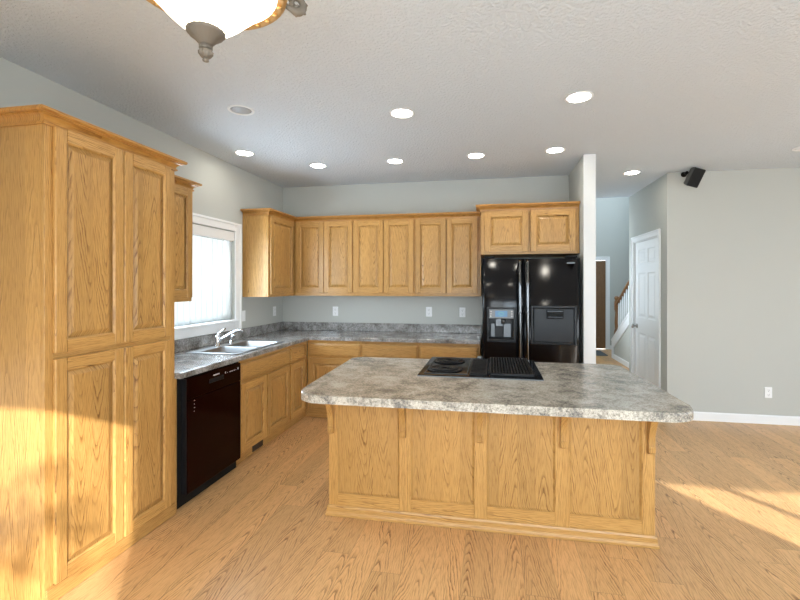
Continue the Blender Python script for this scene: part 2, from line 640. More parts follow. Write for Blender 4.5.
struct('wall_foyer_header', boxes((XP1, 6.2, YE - 0.1, YE, H + 0.1, 5.2)), 'wall')
struct('ceiling_foyer', boxes((XP0, 6.3, YE - 0.1, 5.52, 5.2, 5.3)), 'ceiling')
# rear wall (behind the camera) with three openings, right side wall with one
RA = (0.92, 2.81, 0.30, 2.20)
RC = (3.05, 4.85, 0.02, 2.20)
RB = (6.93, 8.45, 0.02, 2.20)
struct('wall_rear', boxes((0, RA[0], YR - 0.12, YR, 0, H), (RA[1], RC[0], YR - 0.12, YR, 0, H), (RC[1], RB[0], YR - 0.12, YR, 0, H),
                          (RB[1], XR, YR - 0.12, YR, 0, H),
                          (RA[0], RA[1], YR - 0.12, YR, 0, RA[2]), (RA[0], RA[1], YR - 0.12, YR, RA[3], H),
                          (RC[0], RC[1], YR - 0.12, YR, RC[3], H), (RB[0], RB[1], YR - 0.12, YR, RB[3], H),
                          (RC[0], RC[1], YR - 0.12, YR, 0, RC[2]), (RB[0], RB[1], YR - 0.12, YR, 0, RB[2])), 'wall')
struct('wall_side', boxes((XR, XR + 0.1, YR - 0.12, -4.1, 0, H), (XR, XR + 0.1, -1.1, WY + 0.1, 0, H),
                          (XR, XR + 0.1, -4.1, -1.1, 0, 0.3), (XR, XR + 0.1, -4.1, -1.1, 2.3, H)), 'wall')

# baseboards
BP = [(0.0, 0.0), (0.014, 0.0), (0.014, 0.078), (0.010, 0.088), (0.004, 0.094), (0.0, 0.094)]


def baseboard(name, path):
    bm = B()
    sweep(bm, path, BP)
    struct(name, bm, 'white_trim')


baseboard('baseboard_right', [(DX, WY - 0.001), (XR, WY - 0.001)])
baseboard('baseboard_foyer', [(5.30, 5.419), (6.19, 5.419)])
baseboard('baseboard_stair', [(5.05 - 0.001, 4.12), (5.05 - 0.001, YE + 0.01)])
bm = B()
sweep(bm, [(XP0, YP - 0.001), (XP1, YP - 0.001)], BP)
struct('baseboard_partition', bm, 'white_trim')

struct('added_end_face', boxes((XP0 - 0.001, XP1 + 0.001, YP - 0.012, YP - 0.0005, 0.095, H - 0.001, 0, 0.003)), 'lightened_end')  # added board; its pale colour holds the light falling on the partition end

# kitchen window: frame, glass, casing
w1 = struct('window_1', boxes((-0.09, -0.05, WA0, WA0 + 0.05, WZ0, WZ1, 0, 0.004), (-0.09, -0.05, WA1 - 0.05, WA1, WZ0, WZ1, 0, 0.004),
                              (-0.09, -0.05, WA0 + 0.05, WA1 - 0.05, WZ0, WZ0 + 0.05, 0, 0.004), (-0.09, -0.05, WA0 + 0.05, WA1 - 0.05, WZ1 - 0.05, WZ1, 0, 0.004),
                              ), 'white')
obj('window_glass', boxes((-0.072, -0.068, WA0 + 0.05, WA1 - 0.05, WZ0 + 0.05, WZ1 - 0.05)), 'glass', w1)
bm = B()
cw = 0.10
for (y0, y1, z0, z1) in ((WA0 - 0.0, WA1, WZ1 + 0.004, WZ1 + 0.09), (WA1, WA1 + cw, 1.02, WZ1 + 0.09), (WA0, WA1, 1.02, WZ0 - 0.002)):
    box(bm, 0.0, 0.018, y0, y1, z0, z1, 0, 0.004)
    # stepped profile
box(bm, 0.016, 0.026, WA1 + cw - 0.028, WA1 + cw, 1.02, WZ1 + 0.09, 0, 0.003)
box(bm, 0.016, 0.026, WA0, WA1 + cw - 0.028, WZ1 + 0.066, WZ1 + 0.09, 0, 0.003)
box(bm, 0.0, 0.045, WA0, WA1 + 0.02, WZ0 - 0.012, WZ0 + 0.012, 0, 0.004)
struct('trim_1', bm, 'white_trim')

# ------------------------------------------------------------------ doors
def panelled_door(name, w, h, t, rows, cols, parent=None):
    """slab in local x (0..w), front face at y=0 looking to -y, rows of (z0,z1), cols of (x0,x1)"""
    bm = B()
    box(bm, 0, w, 0.008, t, 0, h)
    xs = sorted({0, w} | {v for c in cols for v in c})
    # stiles and rails as raised bars
    for i in range(0, len(xs) - 1, 2):
        box(bm, xs[i], xs[i + 1], 0.0, 0.012, 0, h)
    zs = [0] + [v for r in rows for v in r] + [h]
    for c in cols:
        for i in range(0, len(zs) - 1, 2):
            box(bm, c[0], c[1], 0.0, 0.012, zs[i], zs[i + 1])
        for r in rows:
            x0, x1 = c
            z0, z1 = r
            loops = []
            for ins, yy in ((0.0, 0.001), (0.014, 0.0085), (0.030, 0.0078), (0.052, 0.002)):
                loops.append([bm.verts.new(p) for p in ((x0 + ins, yy, z0 + ins), (x1 - ins, yy, z0 + ins), (x1 - ins, yy, z1 - ins), (x0 + ins, yy, z1 - ins))])
            for a, b in zip(loops, loops[1:]):
                for i in range(4):
                    j = (i + 1) % 4
                    bm.faces.new((a[i], a[j], b[j], b[i]))
            bm.faces.new(loops[-1])
    return bm


dw, dh = 0.845, 2.035
bm = panelled_door('door', dw, dh, 0.035, [(0.24, 0.84), (1.04, 1.63), (1.75, 1.935)], [(0.12, 0.385), (0.46, 0.725)])
# the door faces -X: local -y -> world -x (rotate -90), local x -> world -y
door1 = struct('door_1', bm, 'white', None, (DX + 0.012, DY1 - 0.012, 0.012), (0, 0, -PI / 2))
bm = B()
lathe(bm, [(0.032, 0.0), (0.032, -0.006), (0.012, -0.012), (0.011, -0.035), (0.024, -0.045), (0.030, -0.058), (0.024, -0.070), (0.0001, -0.074)], 18, (0.065, 0, 0.92), 0, 'Y')
obj('door_handle', bm, 'nickel', door1, smooth=True)
for z in (0.36, 1.09, 1.83):
    bm = boxes((dw + 0.001, dw + 0.012, -0.010, 0.004, z - 0.045, z + 0.045, 0, 0.002))
    tube(bm, [(dw + 0.004, -0.012, z - 0.048), (dw + 0.004, -0.012, z + 0.048)], 0.006, 8)
    obj('hinge', bm, 'nickel', door1)


def casing(name, parent_loc, rot, y0, y1, zt, w=0.072):
    """three-sided casing in local x (y0..y1), front to -y"""
    bm = B()
    for (a, b, c, d) in ((y0 - w, y0, 0, zt + w), (y1, y1 + w, 0, zt + w), (y0, y1, zt, zt + w)):
        box(bm, a, b, -0.016, 0, c, d, 0, 0.004)
    for (a, b, c, d) in ((y0 - w, y0 - w + 0.022, 0, zt + w), (y1 + w - 0.022, y1 + w, 0, zt + w), (y0 - w + 0.022, y1 + w - 0.022, zt + w - 0.022, zt + w)):
        box(bm, a, b, -0.024, -0.012, c, d, 0, 0.003)
    # jambs
    for (a, b, c, d) in ((y0, y0 + 0.010, 0, zt), (y1 - 0.010, y1, 0, zt), (y0 + 0.01, y1 - 0.01, zt - 0.010, zt)):
        box(bm, a, b, 0.0, 0.09, c, d)
    struct(name, bm, 'white_trim', None, parent_loc, rot)


casing('trim_2', (DX, DY1, 0), (0, 0, -PI / 2), 0.0, DY1 - DY0, DZ)
# brown entry door on the far foyer wall
bm = panelled_door('door', 0.79, 2.03, 0.04, [(0.25, 0.85), (1.0, 1.9)], [(0.13, 0.36), (0.44, 0.66)])
door2 = struct('door_2', bm, 'brown_door', None, (4.425, 5.45, 0.012))
bm = B()
lathe(bm, [(0.03, 0.0), (0.03, -0.006), (0.012, -0.012), (0.012, -0.04), (0.027, -0.05), (0.027, -0.065), (0.0001, -0.072)], 16, (0.06, 0, 0.95), 0, 'Y')
obj('door_handle', bm, 'nickel', door2, smooth=True)
casing('trim_3', (4.41, 5.42, 0), (0, 0, 0), 0.0, 0.815, 2.06)

# stair knee wall, steps
sl = 0.545


def zk(y): return 0.36 + (4.15 - y) * sl


bm = B()
a = [(4.20, 0), (4.20, 0.33), (YE + 0.001, zk(YE)), (YE + 0.001, 0)]
f0 = [bm.verts.new((5.05, y, z)) for y, z in a]
f1 = [bm.verts.new((5.15, y, z)) for y, z in a]
bm.faces.new(f0); bm.faces.new(list(reversed(f1)))
for i in range(4):
    j = (i + 1) % 4
    bm.faces.new((f0[i], f1[i], f1[j], f0[j]))
bmesh.ops.recalc_face_normals(bm, faces=bm.faces[:])
struct('wall_stair', bm, 'wall')
bm = B()
pr = [(4.225, 0.0), (4.225, 0.345), (4.20, 0.365), (YE + 0.002, zk(YE) + 0.03), (YE + 0.002, zk(YE) - 0.15), (4.11, 0.22), (4.11, 0.0)]
f0 = [bm.verts.new((5.03, y, z)) for y, z in pr]
f1 = [bm.verts.new((5.048, y, z)) for y, z in pr]
bm.faces.new(f0); bm.faces.new(list(reversed(f1)))
for i in range(len(pr)):
    j = (i + 1) % len(pr)
    bm.faces.new((f0[i], f1[i], f1[j], f0[j]))
bmesh.ops.recalc_face_normals(bm, faces=bm.faces[:])
# sloped cap on top of the knee wall
c0 = [(5.02, 4.225, 0.345), (5.18, 4.225, 0.345), (5.18, YE + 0.002, zk(YE) + 0.012), (5.02, YE + 0.002, zk(YE) + 0.012)]
lo = [bm.verts.new(p) for p in c0]
hi = [bm.verts.new((p[0], p[1], p[2] + 0.03)) for p in c0]
bm.faces.new(lo); bm.faces.new(list(reversed(hi)))
for i in range(4):
    j = (i + 1) % 4
    bm.faces.new((lo[i], hi[i], hi[j], lo[j]))
bmesh.ops.recalc_face_normals(bm, faces=bm.faces[:])
struct('trim_4', bm, 'white_trim')
bm = B()
for k in range(7):
    y1 = 4.1 - k * 0.36
    box(bm, 5.19, 6.19, YE + 0.01, y1, k * 0.19, (k + 1) * 0.19)
struct('floor_stairs', bm, 'mat_grey')

# ==================================================================== cabinets


def make_door(parent, cx, cz, w, h, yf=0.0, s=0.058):
    """raised-panel door, front to local -y, its back at yf"""
    bm = B()
    t = 0.020
    a, b = w / 2, h / 2
    box(bm, -a, -a + s, -t, 0, -b, b, 0, 0.0035)
    box(bm, a - s, a, -t, 0, -b, b, 0, 0.0035)
    box(bm, -a + s, a - s, -t, 0, b - s, b, 1, 0.0)
    box(bm, -a + s, a - s, -t, 0, -b, -b + s, 1, 0.0)
    # sticking: sloped lip round the opening
    ia, ib = a - s, b - s
    l0 = [bm.verts.new((x, -t + 0.001, z)) for x, z in ((-ia, -ib), (ia, -ib), (ia, ib), (-ia, ib))]
    l1 = [bm.verts.new((x, -0.0125, z)) for x, z in ((-ia + 0.008, -ib + 0.008), (ia - 0.008, -ib + 0.008), (ia - 0.008, ib - 0.008), (-ia + 0.008, ib - 0.008))]
    for i in range(4):
        j = (i + 1) % 4
        f = bm.faces.new((l0[i], l0[j], l1[j], l1[i]))
        f.material_index = 0 if i % 2 else 1
    d = obj('door', bm, ['oak_v', 'oak_h'], parent, (cx, yf - 0.0005, cz))
    bm = B()
    loops = []
    for ins, yy in ((0.002, -0.0035), (0.0125, -0.0045), (0.034, -0.0145), (0.037, -0.0150)):
        loops.append([bm.verts.new((x, yy, z)) for x, z in ((-ia + ins, -ib + ins), (ia - ins, -ib + ins), (ia - ins, ib - ins), (-ia + ins, ib - ins))])
    for p, q in zip(loops, loops[1:]):
        for i in range(4):
            j = (i + 1) % 4
            bm.faces.new((p[i], p[j], q[j], q[i]))
    bm.faces.new(loops[-1])
    back = [bm.verts.new((v.co.x, -0.002, v.co.z)) for v in loops[0]]
    for i in range(4):
        j = (i + 1) % 4
        bm.faces.new((back[i], back[j], loops[0][j], loops[0][i]))
    bm.faces.new(list(reversed(back)))
    bmesh.ops.recalc_face_normals(bm, faces=bm.faces[:])
    obj('panel', bm, 'oak_panel', d)
    return d


def make_drawer(parent, cx, cz, w, h, name='drawer'):
    bm = B()
    a, b = w / 2, h / 2
    loops = []
    for ins, yy in ((0.0, 0.0), (0.0, -0.013), (0.006, -0.016), (0.016, -0.020), (0.018, -0.020)):
        loops.append([bm.verts.new((x, yy, z)) for x, z in ((-a + ins, -b + ins), (a - ins, -b + ins), (a - ins, b - ins), (-a + ins, b - ins))])
    for p, q in zip(loops, loops[1:]):
        for i in range(4):
            j = (i + 1) % 4
            bm.faces.new((p[i], p[j], q[j], q[i]))
    bm.faces.new(loops[-1])
    bm.faces.new(list(reversed(loops[0])))
    bmesh.ops.recalc_face_normals(bm, faces=bm.faces[:])
    return obj(name, bm, 'oak_drawer', parent, (cx, -0.0005, cz))


CROWN = [(0.0, -0.016), (0.012, -0.016), (0.013, -0.006), (0.005, -0.003), (0.006, 0.004), (0.012, 0.014), (0.022, 0.022), (0.034, 0.026), (0.034, 0.031), (0.047, 0.032), (0.053, 0.038), (0.053, 0.050), (0.0, 0.050)]


def cabinet(name, label, cat, loc, rz, w, d, z0, z1, fronts, toe=0.0, crown=None, group=None, hollow=False):
    """local x 0..w along the front, front of face frame at y=0, body to y=+d; doors stand proud to -y"""
    t = thing(name, label, cat, (loc[0], loc[1], loc[2]), rz, group)
    bm = B()
    if toe and hollow:
        box(bm, 0, 0.018, 0.019, d, z0 + toe, z1)
        box(bm, w - 0.018, w, 0.019, d, z0 + toe, z1)
        box(bm, 0.018, w - 0.018, 0.019, d, z0 + toe, z0 + toe + 0.018, 1)
        box(bm, 0.018, w - 0.018, d - 0.012, d, z0 + toe + 0.018, z1)
        box(bm, 0, w, 0.045, d, z0 + 0.002, z0 + toe - 0.0005, 1)
    elif toe:
        box(bm, 0, w, 0.019, d, z0 + toe, z1)
        box(bm, 0, w, 0.045, d, z0 + 0.002, z0 + toe - 0.0005, 1)
    else:
        box(bm, 0, w, 0.019, d, z0, z1)
    body = obj('body', bm, ['oak_side', 'oak_h'], t)
    # face frame: stiles + rails around the openings
    bm = B()
    zb = z0 + toe
    box(bm, 0, 0.04, 0, 0.0188, zb, z1, 0, 0.0015)
    box(bm, w - 0.04, w, 0, 0.0188, zb, z1, 0, 0.0015)
    box(bm, 0.04, w - 0.04, 0, 0.0188, z1 - 0.045, z1, 1)
    box(bm, 0.04, w - 0.04, 0, 0.0188, zb, zb + 0.04, 1)
    if toe or z1 - z0 > 1.5:
        zr = (0.685 if toe else 1.15)
        box(bm, 0.04, w - 0.04, 0.0005, 0.0188, zr - 0.02, zr + 0.02, 1)
    obj('face_frame', bm, ['oak_v', 'oak_h'], t)
    for f in fronts:
        kind, x0, x1, za, zb_ = f
        if kind == 'door':
            make_door(t, (x0 + x1) / 2, (za + zb_) / 2, x1 - x0, zb_ - za)
        else:
            make_drawer(t, (x0 + x1) / 2, (za + zb_) / 2, x1 - x0, zb_ - za)
    if crown:
        bm = B()
        sweep(bm, crown, [(o, z + z1 - 0.006) for o, z in CROWN])
        obj('crown_moulding', bm, 'oak_crown', t)
    return t


# ---- pantry (faces +X)
PY0, PY1 = -3.475, -2.650
pw = PY1 - PY0
# local x -> world +y ; local -y -> world +x
pantry = cabinet('pantry_cabinet', 'tall oak pantry cabinet with four raised panel doors in the left foreground', 'cabinet',
                 (0.61, PY0, 0), PI / 2, pw, 0.60, 0.0, 2.245,
                 [('door', 0.035, 0.415, 1.163, 2.228), ('door', 0.421, 0.775, 1.163, 2.228),
                  ('door', 0.035, 0.415, 0.085, 1.137), ('door', 0.421, 0.775, 0.085, 1.137)],
                 crown=[(0.0, 0.59), (0.0, 0.0), (pw, 0.0), (pw, 0.59)][::1])
bm = boxes((0.0, pw, -0.012, -0.0005, 0.002, 0.080, 0, 0.003))
obj('base_trim', bm, 'oak_h', pantry)

# ---- wall cabinet between pantry and window (faces +X)
cabinet('wall_cabinet', 'oak wall cabinet hung between the tall pantry and the kitchen window', 'cabinet',
        (0.30, -2.645, 0), PI / 2, 0.56, 0.299, 1.355, 2.245, [('door', 0.02, 0.545, 1.385, 2.232)],
        crown=[(0.0, 0.0), (0.56, 0.0), (0.56, 0.29)])
# ---- corner wall cabinet on the left wall (faces +X), visible side towards the camera
cabinet('wall_cabinet', 'oak corner wall cabinet right of the window with its plain side showing', 'cabinet',
        (0.30, -0.902, 0), PI / 2, 0.898, 0.299, 1.355, 2.245, [('door', 0.025, 0.555, 1.385, 2.222)],
        crown=[(0.0, 0.29), (0.0, 0.0), (0.598, 0.0)])
# ---- three wall cabinets on the back wall (face -Y)
ULAB = ['oak two-door wall cabinet on the back wall nearest the corner',
        'middle oak two-door wall cabinet above the back counter',
        'oak two-door wall cabinet on the back wall closest to the refrigerator']
for k, (x0, x1, fr) in enumerate([(0.302, 1.041, [(0.333, 0.681), (0.686, 1.036)]),
                                  (1.0415, 1.768, [(1.047, 1.404), (1.412, 1.757)]),
                                  (1.7685, 2.515, [(1.781, 2.126), (2.136, 2.476)])]):
    cabinet('wall_cabinet', ULAB[k], 'cabinet', (x0, -0.30, 0), 0, x1 - x0, 0.299, 1.355, 2.245,
            [('door', a - x0, b - x0, 1.393, 2.226) for a, b in fr], crown=[(0.0, 0.0), (x1 - x0, 0.0)], group='oak wall cabinets on the back wall')
# ---- cabinet above the fridge
FX0, FX1 = 2.520, 3.487
cabinet('wall_cabinet', 'deep oak wall cabinet with two short doors above the black refrigerator', 'cabinet', (FX0, -0.61, 0), 0, FX1 - FX0, 0.608, 1.797, 2.262,
        [('door', 0.038, 0.475, 1.822, 2.240), ('door', 0.497, 0.930, 1.822, 2.240)], crown=[(0.0, 0.29), (0.0, 0.0), (FX1 - FX0 - 0.002, 0.0)])

# ---- base cabinets
DT, DB, RT, RB_ = 0.836, 0.697, 0.674, 0.112
BZ = 0.874
# left run (faces +X): sink base and corner unit
yb = -1.930
cabinet('base_cabinet', 'oak sink base cabinet with a wide false drawer and two doors beside the dishwasher', 'cabinet', (0.61, yb, 0), PI / 2, 0.867, 0.60, 0, BZ,
        [('drawer', 0.008, 0.860, DB, DT), ('door', 0.008, 0.412, RB_, RT), ('door', 0.424, 0.860, RB_, RT)], toe=0.10, hollow=True)
sink_base = bpy.data.objects['base_cabinet']
bm = B()
box(bm, 0.27, 0.44, 0.036, 0.0445, 0.018, 0.082, 0, 0.002)
for k in range(9):
    box(bm, 0.278 + k * 0.018, 0.288 + k * 0.018, 0.032, 0.037, 0.026, 0.074)
obj('vent_grille', bm, 'vent', sink_base)
cabinet('base_cabinet', 'narrow oak base cabinet with one drawer and door in the inside corner', 'cabinet', (0.61, -1.0625, 0), PI / 2, 0.4515, 0.60, 0, BZ,
        [('drawer', 0.024, 0.345, DB, DT), ('door', 0.024, 0.345, RB_, RT)], toe=0.10)
# filler panel between pantry and dishwasher
obj('toe_filler', boxes((0.4518, 0.4970, 0.0452, 0.30, 0.002, 0.0995), (0.4972, 0.5180, -0.002, 0.30, 0.002, 0.0995)), 'oak_h', bpy.data.objects['base_cabinet.001'])
tag(obj('filler_panel', boxes((0.05, 0.61, -2.648, -2.632, 0.002, BZ)), 'oak_v'), 'thin oak filler panel between the pantry and the dishwasher', 'panel')
# back run (faces -Y)
BL = ['oak base cabinet on the back wall with drawer and door at the corner',
      'middle oak base cabinet of the back run, mostly behind the island',
      'oak base cabinet on the back wall beside the black refrigerator']
for k, (x0, x1, dr) in enumerate([(0.6125, 1.2325, (0.634, 1.224)), (1.233, 1.8655, (1.243, 1.853)), (1.866, 2.512, (1.879, 2.488))]):
    cabinet('base_cabinet', BL[k], 'cabinet', (x0, -0.61, 0), 0, x1 - x0, 0.60, 0, BZ,
            [('drawer', dr[0] - x0, dr[1] - x0, DB, DT), ('door', dr[0] - x0, (dr[0] + dr[1]) / 2 - x0 - 0.004, RB_, RT) if k else ('door', dr[0] - x0, dr[1] - x0, RB_, RT)]
            + ([('door', (dr[0] + dr[1]) / 2 - x0 + 0.004, dr[1] - x0, RB_, RT)] if k else []), toe=0.10, group='oak base cabinets on the back wall')

# ==================================================================== kitchen worktop (L) with sink hole and backsplash
CF = 0.652
SY0, SY1, SX0, SX1 = -1.925, -1.105, 0.115, 0.588
bm = B()
xs = [0.002, SX0 + 0.012, SX1 - 0.012, CF - 0.012, CF, 2.513]
ys = [-2.647, SY0 + 0.012, SY1 - 0.012, -CF, -CF + 0.012, -0.002]
T0, T1 = 0.8755, 0.914
pts = {}


def cell(i, j):
    if i >= 4: return j >= 3
    if i == 1 and j == 1: return False
    return True


def gv(i, j, z):
    k = (i, j, z)
    if k not in pts:
        pts[k] = bm.verts.new((xs[i], ys[j], z))
    return pts[k]


for i in range(5):
    for j in range(5):
        if not cell(i, j): continue
        bm.faces.new((gv(i, j, T1), gv(i + 1, j, T1), gv(i + 1, j + 1, T1), gv(i, j + 1, T1)))
        bm.faces.new((gv(i, j, T0), gv(i, j + 1, T0), gv(i + 1, j + 1, T0), gv(i + 1, j, T0)))
        for (di, dj, a, b) in ((-1, 0, (0, 1), (0, 0)), (1, 0, (1, 0), (1, 1)), (0, -1, (0, 0), (1, 0)), (0, 1, (1, 1), (0, 1))):
            ii, jj = i + di, j + dj
            if 0 <= ii < 5 and 0 <= jj < 5 and cell(ii, jj): continue
            p = [gv(i + a[0], j + a[1], T0), gv(i + b[0], j + b[1], T0), gv(i + b[0], j + b[1], T1), gv(i + a[0], j + a[1], T1)]
            try: bm.faces.new(p)
            except ValueError: pass
bmesh.ops.recalc_face_normals(bm, faces=bm.faces[:])
ed = [e for e in bm.edges if all(abs(v.co.z - T1) < 1e-5 for v in e.verts) and
      (all(abs(v.co.x - CF) < 1e-4 and v.co.y < -CF + 0.001 for v in e.verts) or all(abs(v.co.y + CF) < 1e-4 and v.co.x > CF - 0.001 for v in e.verts))]
bmesh.ops.bevel(bm, geom=ed, offset=0.009, segments=3, affect='EDGES', profile=0.5)
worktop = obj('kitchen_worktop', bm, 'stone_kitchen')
tag(worktop, 'grey mottled L-shaped kitchen worktop with a low backsplash along two walls', 'countertop')
obj('backsplash', boxes((0.002, 0.021, -2.647, -0.002, 0.9145, 1.016, 0, 0.003), (0.0215, 2.513, -0.021, -0.002, 0.9145, 1.016, 0, 0.003)), 'stone_kitchen', worktop)

# ==================================================================== sink, faucet, sprayer
sink = thing('kitchen_sink', 'stainless double bowl sink set in the grey worktop under the window', 'sink', (0.34, -1.52, 0.914))
lx0, lx1, ly0, ly1 = SX0 - 0.34, SX1 - 0.34, SY0 + 1.52, SY1 + 1.52
bm = B()
b0 = (ly0 + 0.045, -0.018)
b1 = (0.018, ly1 - 0.045)
bx = (lx0 + 0.085, lx1 - 0.03)
gx = [lx0, bx[0], bx[1], lx1]
gy = [ly0, b0[0], b0[1], b1[0], b1[1], ly1]
gp = {}
for i in range(4):
    for j in range(6):
        gp[i, j] = bm.verts.new((gx[i], gy[j], 0.005))
for i in range(3):
    for j in range(5):
        if i == 1 and j in (1, 3): continue
        bm.faces.new((gp[i, j], gp[i + 1, j], gp[i + 1, j + 1], gp[i, j + 1]))
# turned-down outer lip
lo = {}
per = [(i, 0) for i in range(4)] + [(3, j) for j in range(1, 6)] + [(i, 5) for i in (2, 1, 0)] + [(0, j) for j in (4, 3, 2, 1)]
low = [bm.verts.new((gp[k].co.x, gp[k].co.y, 0.0007)) for k in per]
for q in range(len(per)):
    r = (q + 1) % len(per)
    bm.faces.new((gp[per[q]], low[q], low[r], gp[per[r]]))
obj('rim', bm, 'steel', sink)
for nm, (ya, ybb) in (('bowl', b0), ('bowl', b1)):
    bm = B()
    loops = []
    rr = 0.035
    for ins, z in ((0.0, 0.005), (0.004, 0.0), (0.010, -0.12), (0.030, -0.165), (0.10, -0.172)):
        x0, x1, y0, y1 = bx[0] + ins, bx[1] - ins, ya + ins, ybb - ins
        loop = []
        for (cx, cy, a0) in ((x1 - rr, y0 + rr, -90), (x1 - rr, y1 - rr, 0), (x0 + rr, y1 - rr, 90), (x0 + rr, y0 + rr, 180)):
            for s in range(5):
                a = math.radians(a0 + 90 * s / 4)
                loop.append(bm.verts.new((cx + rr * math.cos(a), cy + rr * math.sin(a), z)))
        loops.append(loop)
    for p, q in zip(loops, loops[1:]):
        for i in range(len(p)):
            j = (i + 1) % len(p)
            bm.faces.new((p[j], p[i], q[i], q[j])).smooth = True
    bm.faces.new(list(reversed(loops[-1])))
    # corner fillers of the rim round the rounded opening
    obj(nm, bm, 'steel', sink)
    bm = B()
    lathe(bm, [(0.0001, 0.001), (0.03, 0.001), (0.042, 0.004), (0.042, -0.002)], 18, ((bx[0] + bx[1]) / 2, (ya + ybb) / 2, -0.171))
    obj('drain', bm, 'chrome', sink)

fau = thing('faucet', 'chrome single lever kitchen faucet standing behind the double sink', 'faucet', (0.155, -1.555, 0.9197))
bm = B()
lathe(bm, [(0.030, 0.0), (0.030, 0.006), (0.022, 0.014), (0.0195, 0.06), (0.0205, 0.085), (0.018, 0.10), (0.0001, 0.106)], 18)
obj('body', bm, 'chrome', fau, smooth=True)
bm = B()
tube(bm, [(0.004, 0.005, 0.050), (0.03, 0.027, 0.072), (0.075, 0.065, 0.105), (0.115, 0.10, 0.132), (0.142, 0.122, 0.143), (0.158, 0.134, 0.138), (0.164, 0.139, 0.120)],
     [0.012, 0.012, 0.0115, 0.011, 0.011, 0.0115, 0.0115], 12)
obj('spout', bm, 'chrome', fau)
bm = B()
tube(bm, [(0.0, 0.0, 0.102), (0.006, 0.014, 0.116), (0.018, 0.05, 0.142), (0.028, 0.082, 0.158)], [0.013, 0.009, 0.007, 0.008], 10)
obj('lever', bm, 'chrome', fau)
spr = thing('side_sprayer', 'small chrome side sprayer on the sink deck beyond the faucet', 'sprayer', (0.155, -1.345, 0.9197))
bm = B()
lathe(bm, [(0.022, 0.0), (0.022, 0.006), (0.014, 0.012), (0.012, 0.03), (0.0001, 0.031)], 16)
obj('base', bm, 'chrome', spr, smooth=True)
bm = B()
tube(bm, [(0, 0, 0.0315), (0.002, 0.002, 0.055), (0.012, 0.010, 0.075), (0.028, 0.022, 0.082)], [0.009, 0.012, 0.013, 0.011], 12)
obj('head', bm, 'chrome', spr)

# ==================================================================== dishwasher
dwt = thing('dishwasher', 'black built-in dishwasher between the pantry and the sink cabinet', 'dishwasher', (0.61, -2.588, 0), PI / 2)
dww = 0.652
obj('body', boxes((-0.040, dww, 0.0, 0.56, 0.10, 0.872)), 'black_matte', dwt)
bm = B()
box(bm, 0.004, 0.622, -0.040, -0.0005, 0.095, 0.715, 0, 0.006, 2)
obj('door', bm, 'dw_gloss', dwt)
bm = B()
box(bm, 0.004, 0.622, -0.040, -0.0005, 0.717, 0.862, 0, 0.006, 2)
panel = obj('control_panel', bm, 'dw_gloss', dwt)
bm = B()
box(bm, 0.225, 0.395, -0.047, -0.0405, 0.782, 0.812, 0, 0.003)
obj('latch_handle', bm, 'black_matte', dwt)
obj('badge', boxes((0.275, 0.345, -0.0412, -0.0402, 0.826, 0.834)), 'grey_mark', panel)
for k, (w_, h_) in enumerate([(0.008, 0.014), (0.004, 0.006), (0.022, 0.006), (0.016, 0.006), (0.016, 0.006), (0.004, 0.006), (0.010, 0.016)]):
    x = 0.415 + k * 0.027
    obj('print_mark', boxes((x, x + w_, -0.0412, -0.0402, 0.815, 0.815 + h_)), 'grey_mark', panel)
for k in range(4):
    obj('print_mark', boxes((0.070, 0.079 - (k % 2) * 0.003, -0.0412, -0.0402, 0.70 - k * 0.024, 0.704 - k * 0.024)), 'grey_mark', dwt)
obj('edge_trim', boxes((-0.002, 0.0025, -0.036, -0.002, 0.10, 0.86)), 'black_side', dwt)
obj('toe_panel', boxes((-0.040, dww, 0.02, 0.035, 0.004, 0.092)), 'black_matte', dwt)

# ==================================================================== refrigerator
fr = thing('refrigerator', 'black glossy side by side refrigerator with ice dispenser at the partition', 'refrigerator', (2.540, -0.795, 0))
FW, FH, FS = 0.918, 1.762, 0.395
obj('body', boxes((0.004, FW - 0.004, 0.075, 0.77, 0.02, 1.745)), 'black_side', fr)
obj('hinge_cover', boxes((0.02, 0.12, 0.02, 0.14, 1.7455, 1.768, 0, 0.006)), 'black_matte', fr)
obj('hinge_cover', boxes((FW - 0.12, FW - 0.02, 0.02, 0.14, 1.7455, 1.768, 0, 0.006)), 'black_matte', fr)


def bowed(bm, x0, x1, z0, z1, depth, bow, holes=(), nx=14):
    """door slab with a gently bowed front (towards -y); holes cut out of the front grid"""
    zs_ = sorted({z0, z1} | {h[2] for h in holes} | {h[3] for h in holes})
    xs_ = sorted({x0 + (x1 - x0) * i / nx for i in range(nx + 1)} | {h[0] for h in holes} | {h[1] for h in holes})
    fy = lambda x: -bow * (1 - ((x - (x0 + x1) / 2) / ((x1 - x0) / 2)) ** 2)
    g = {}
    V = lambda i, k: g.setdefault((i, k), bm.verts.new((xs_[i], fy(xs_[i]), zs_[k]))) if (i, k) not in g else g[i, k]
    for i in range(len(xs_) - 1):
        for k in range(len(zs_) - 1):
            xm, zm = (xs_[i] + xs_[i + 1]) / 2, (zs_[k] + zs_[k + 1]) / 2
            if any(h[0] < xm < h[1] and h[2] < zm < h[3] for h in holes): continue
            f = bm.faces.new((V(i, k), V(i + 1, k), V(i + 1, k + 1), V(i, k + 1)))
            f.smooth = True
    nxs, nzs = len(xs_), len(zs_)
    rim = [(i, 0) for i in range(nxs)] + [(nxs - 1, k) for k in range(1, nzs)] + [(i, nzs - 1) for i in range(nxs - 2, -1, -1)] + [(0, k) for k in range(nzs - 2, 0, -1)]
    bk = [bm.verts.new((xs_[i], depth, zs_[k])) for i, k in rim]
    for q in range(len(rim)):
        r = (q + 1) % len(rim)
        bm.faces.new((V(*rim[q]), bk[q], bk[r], V(*rim[r])))
    bm.faces.new(bk)
    return fy


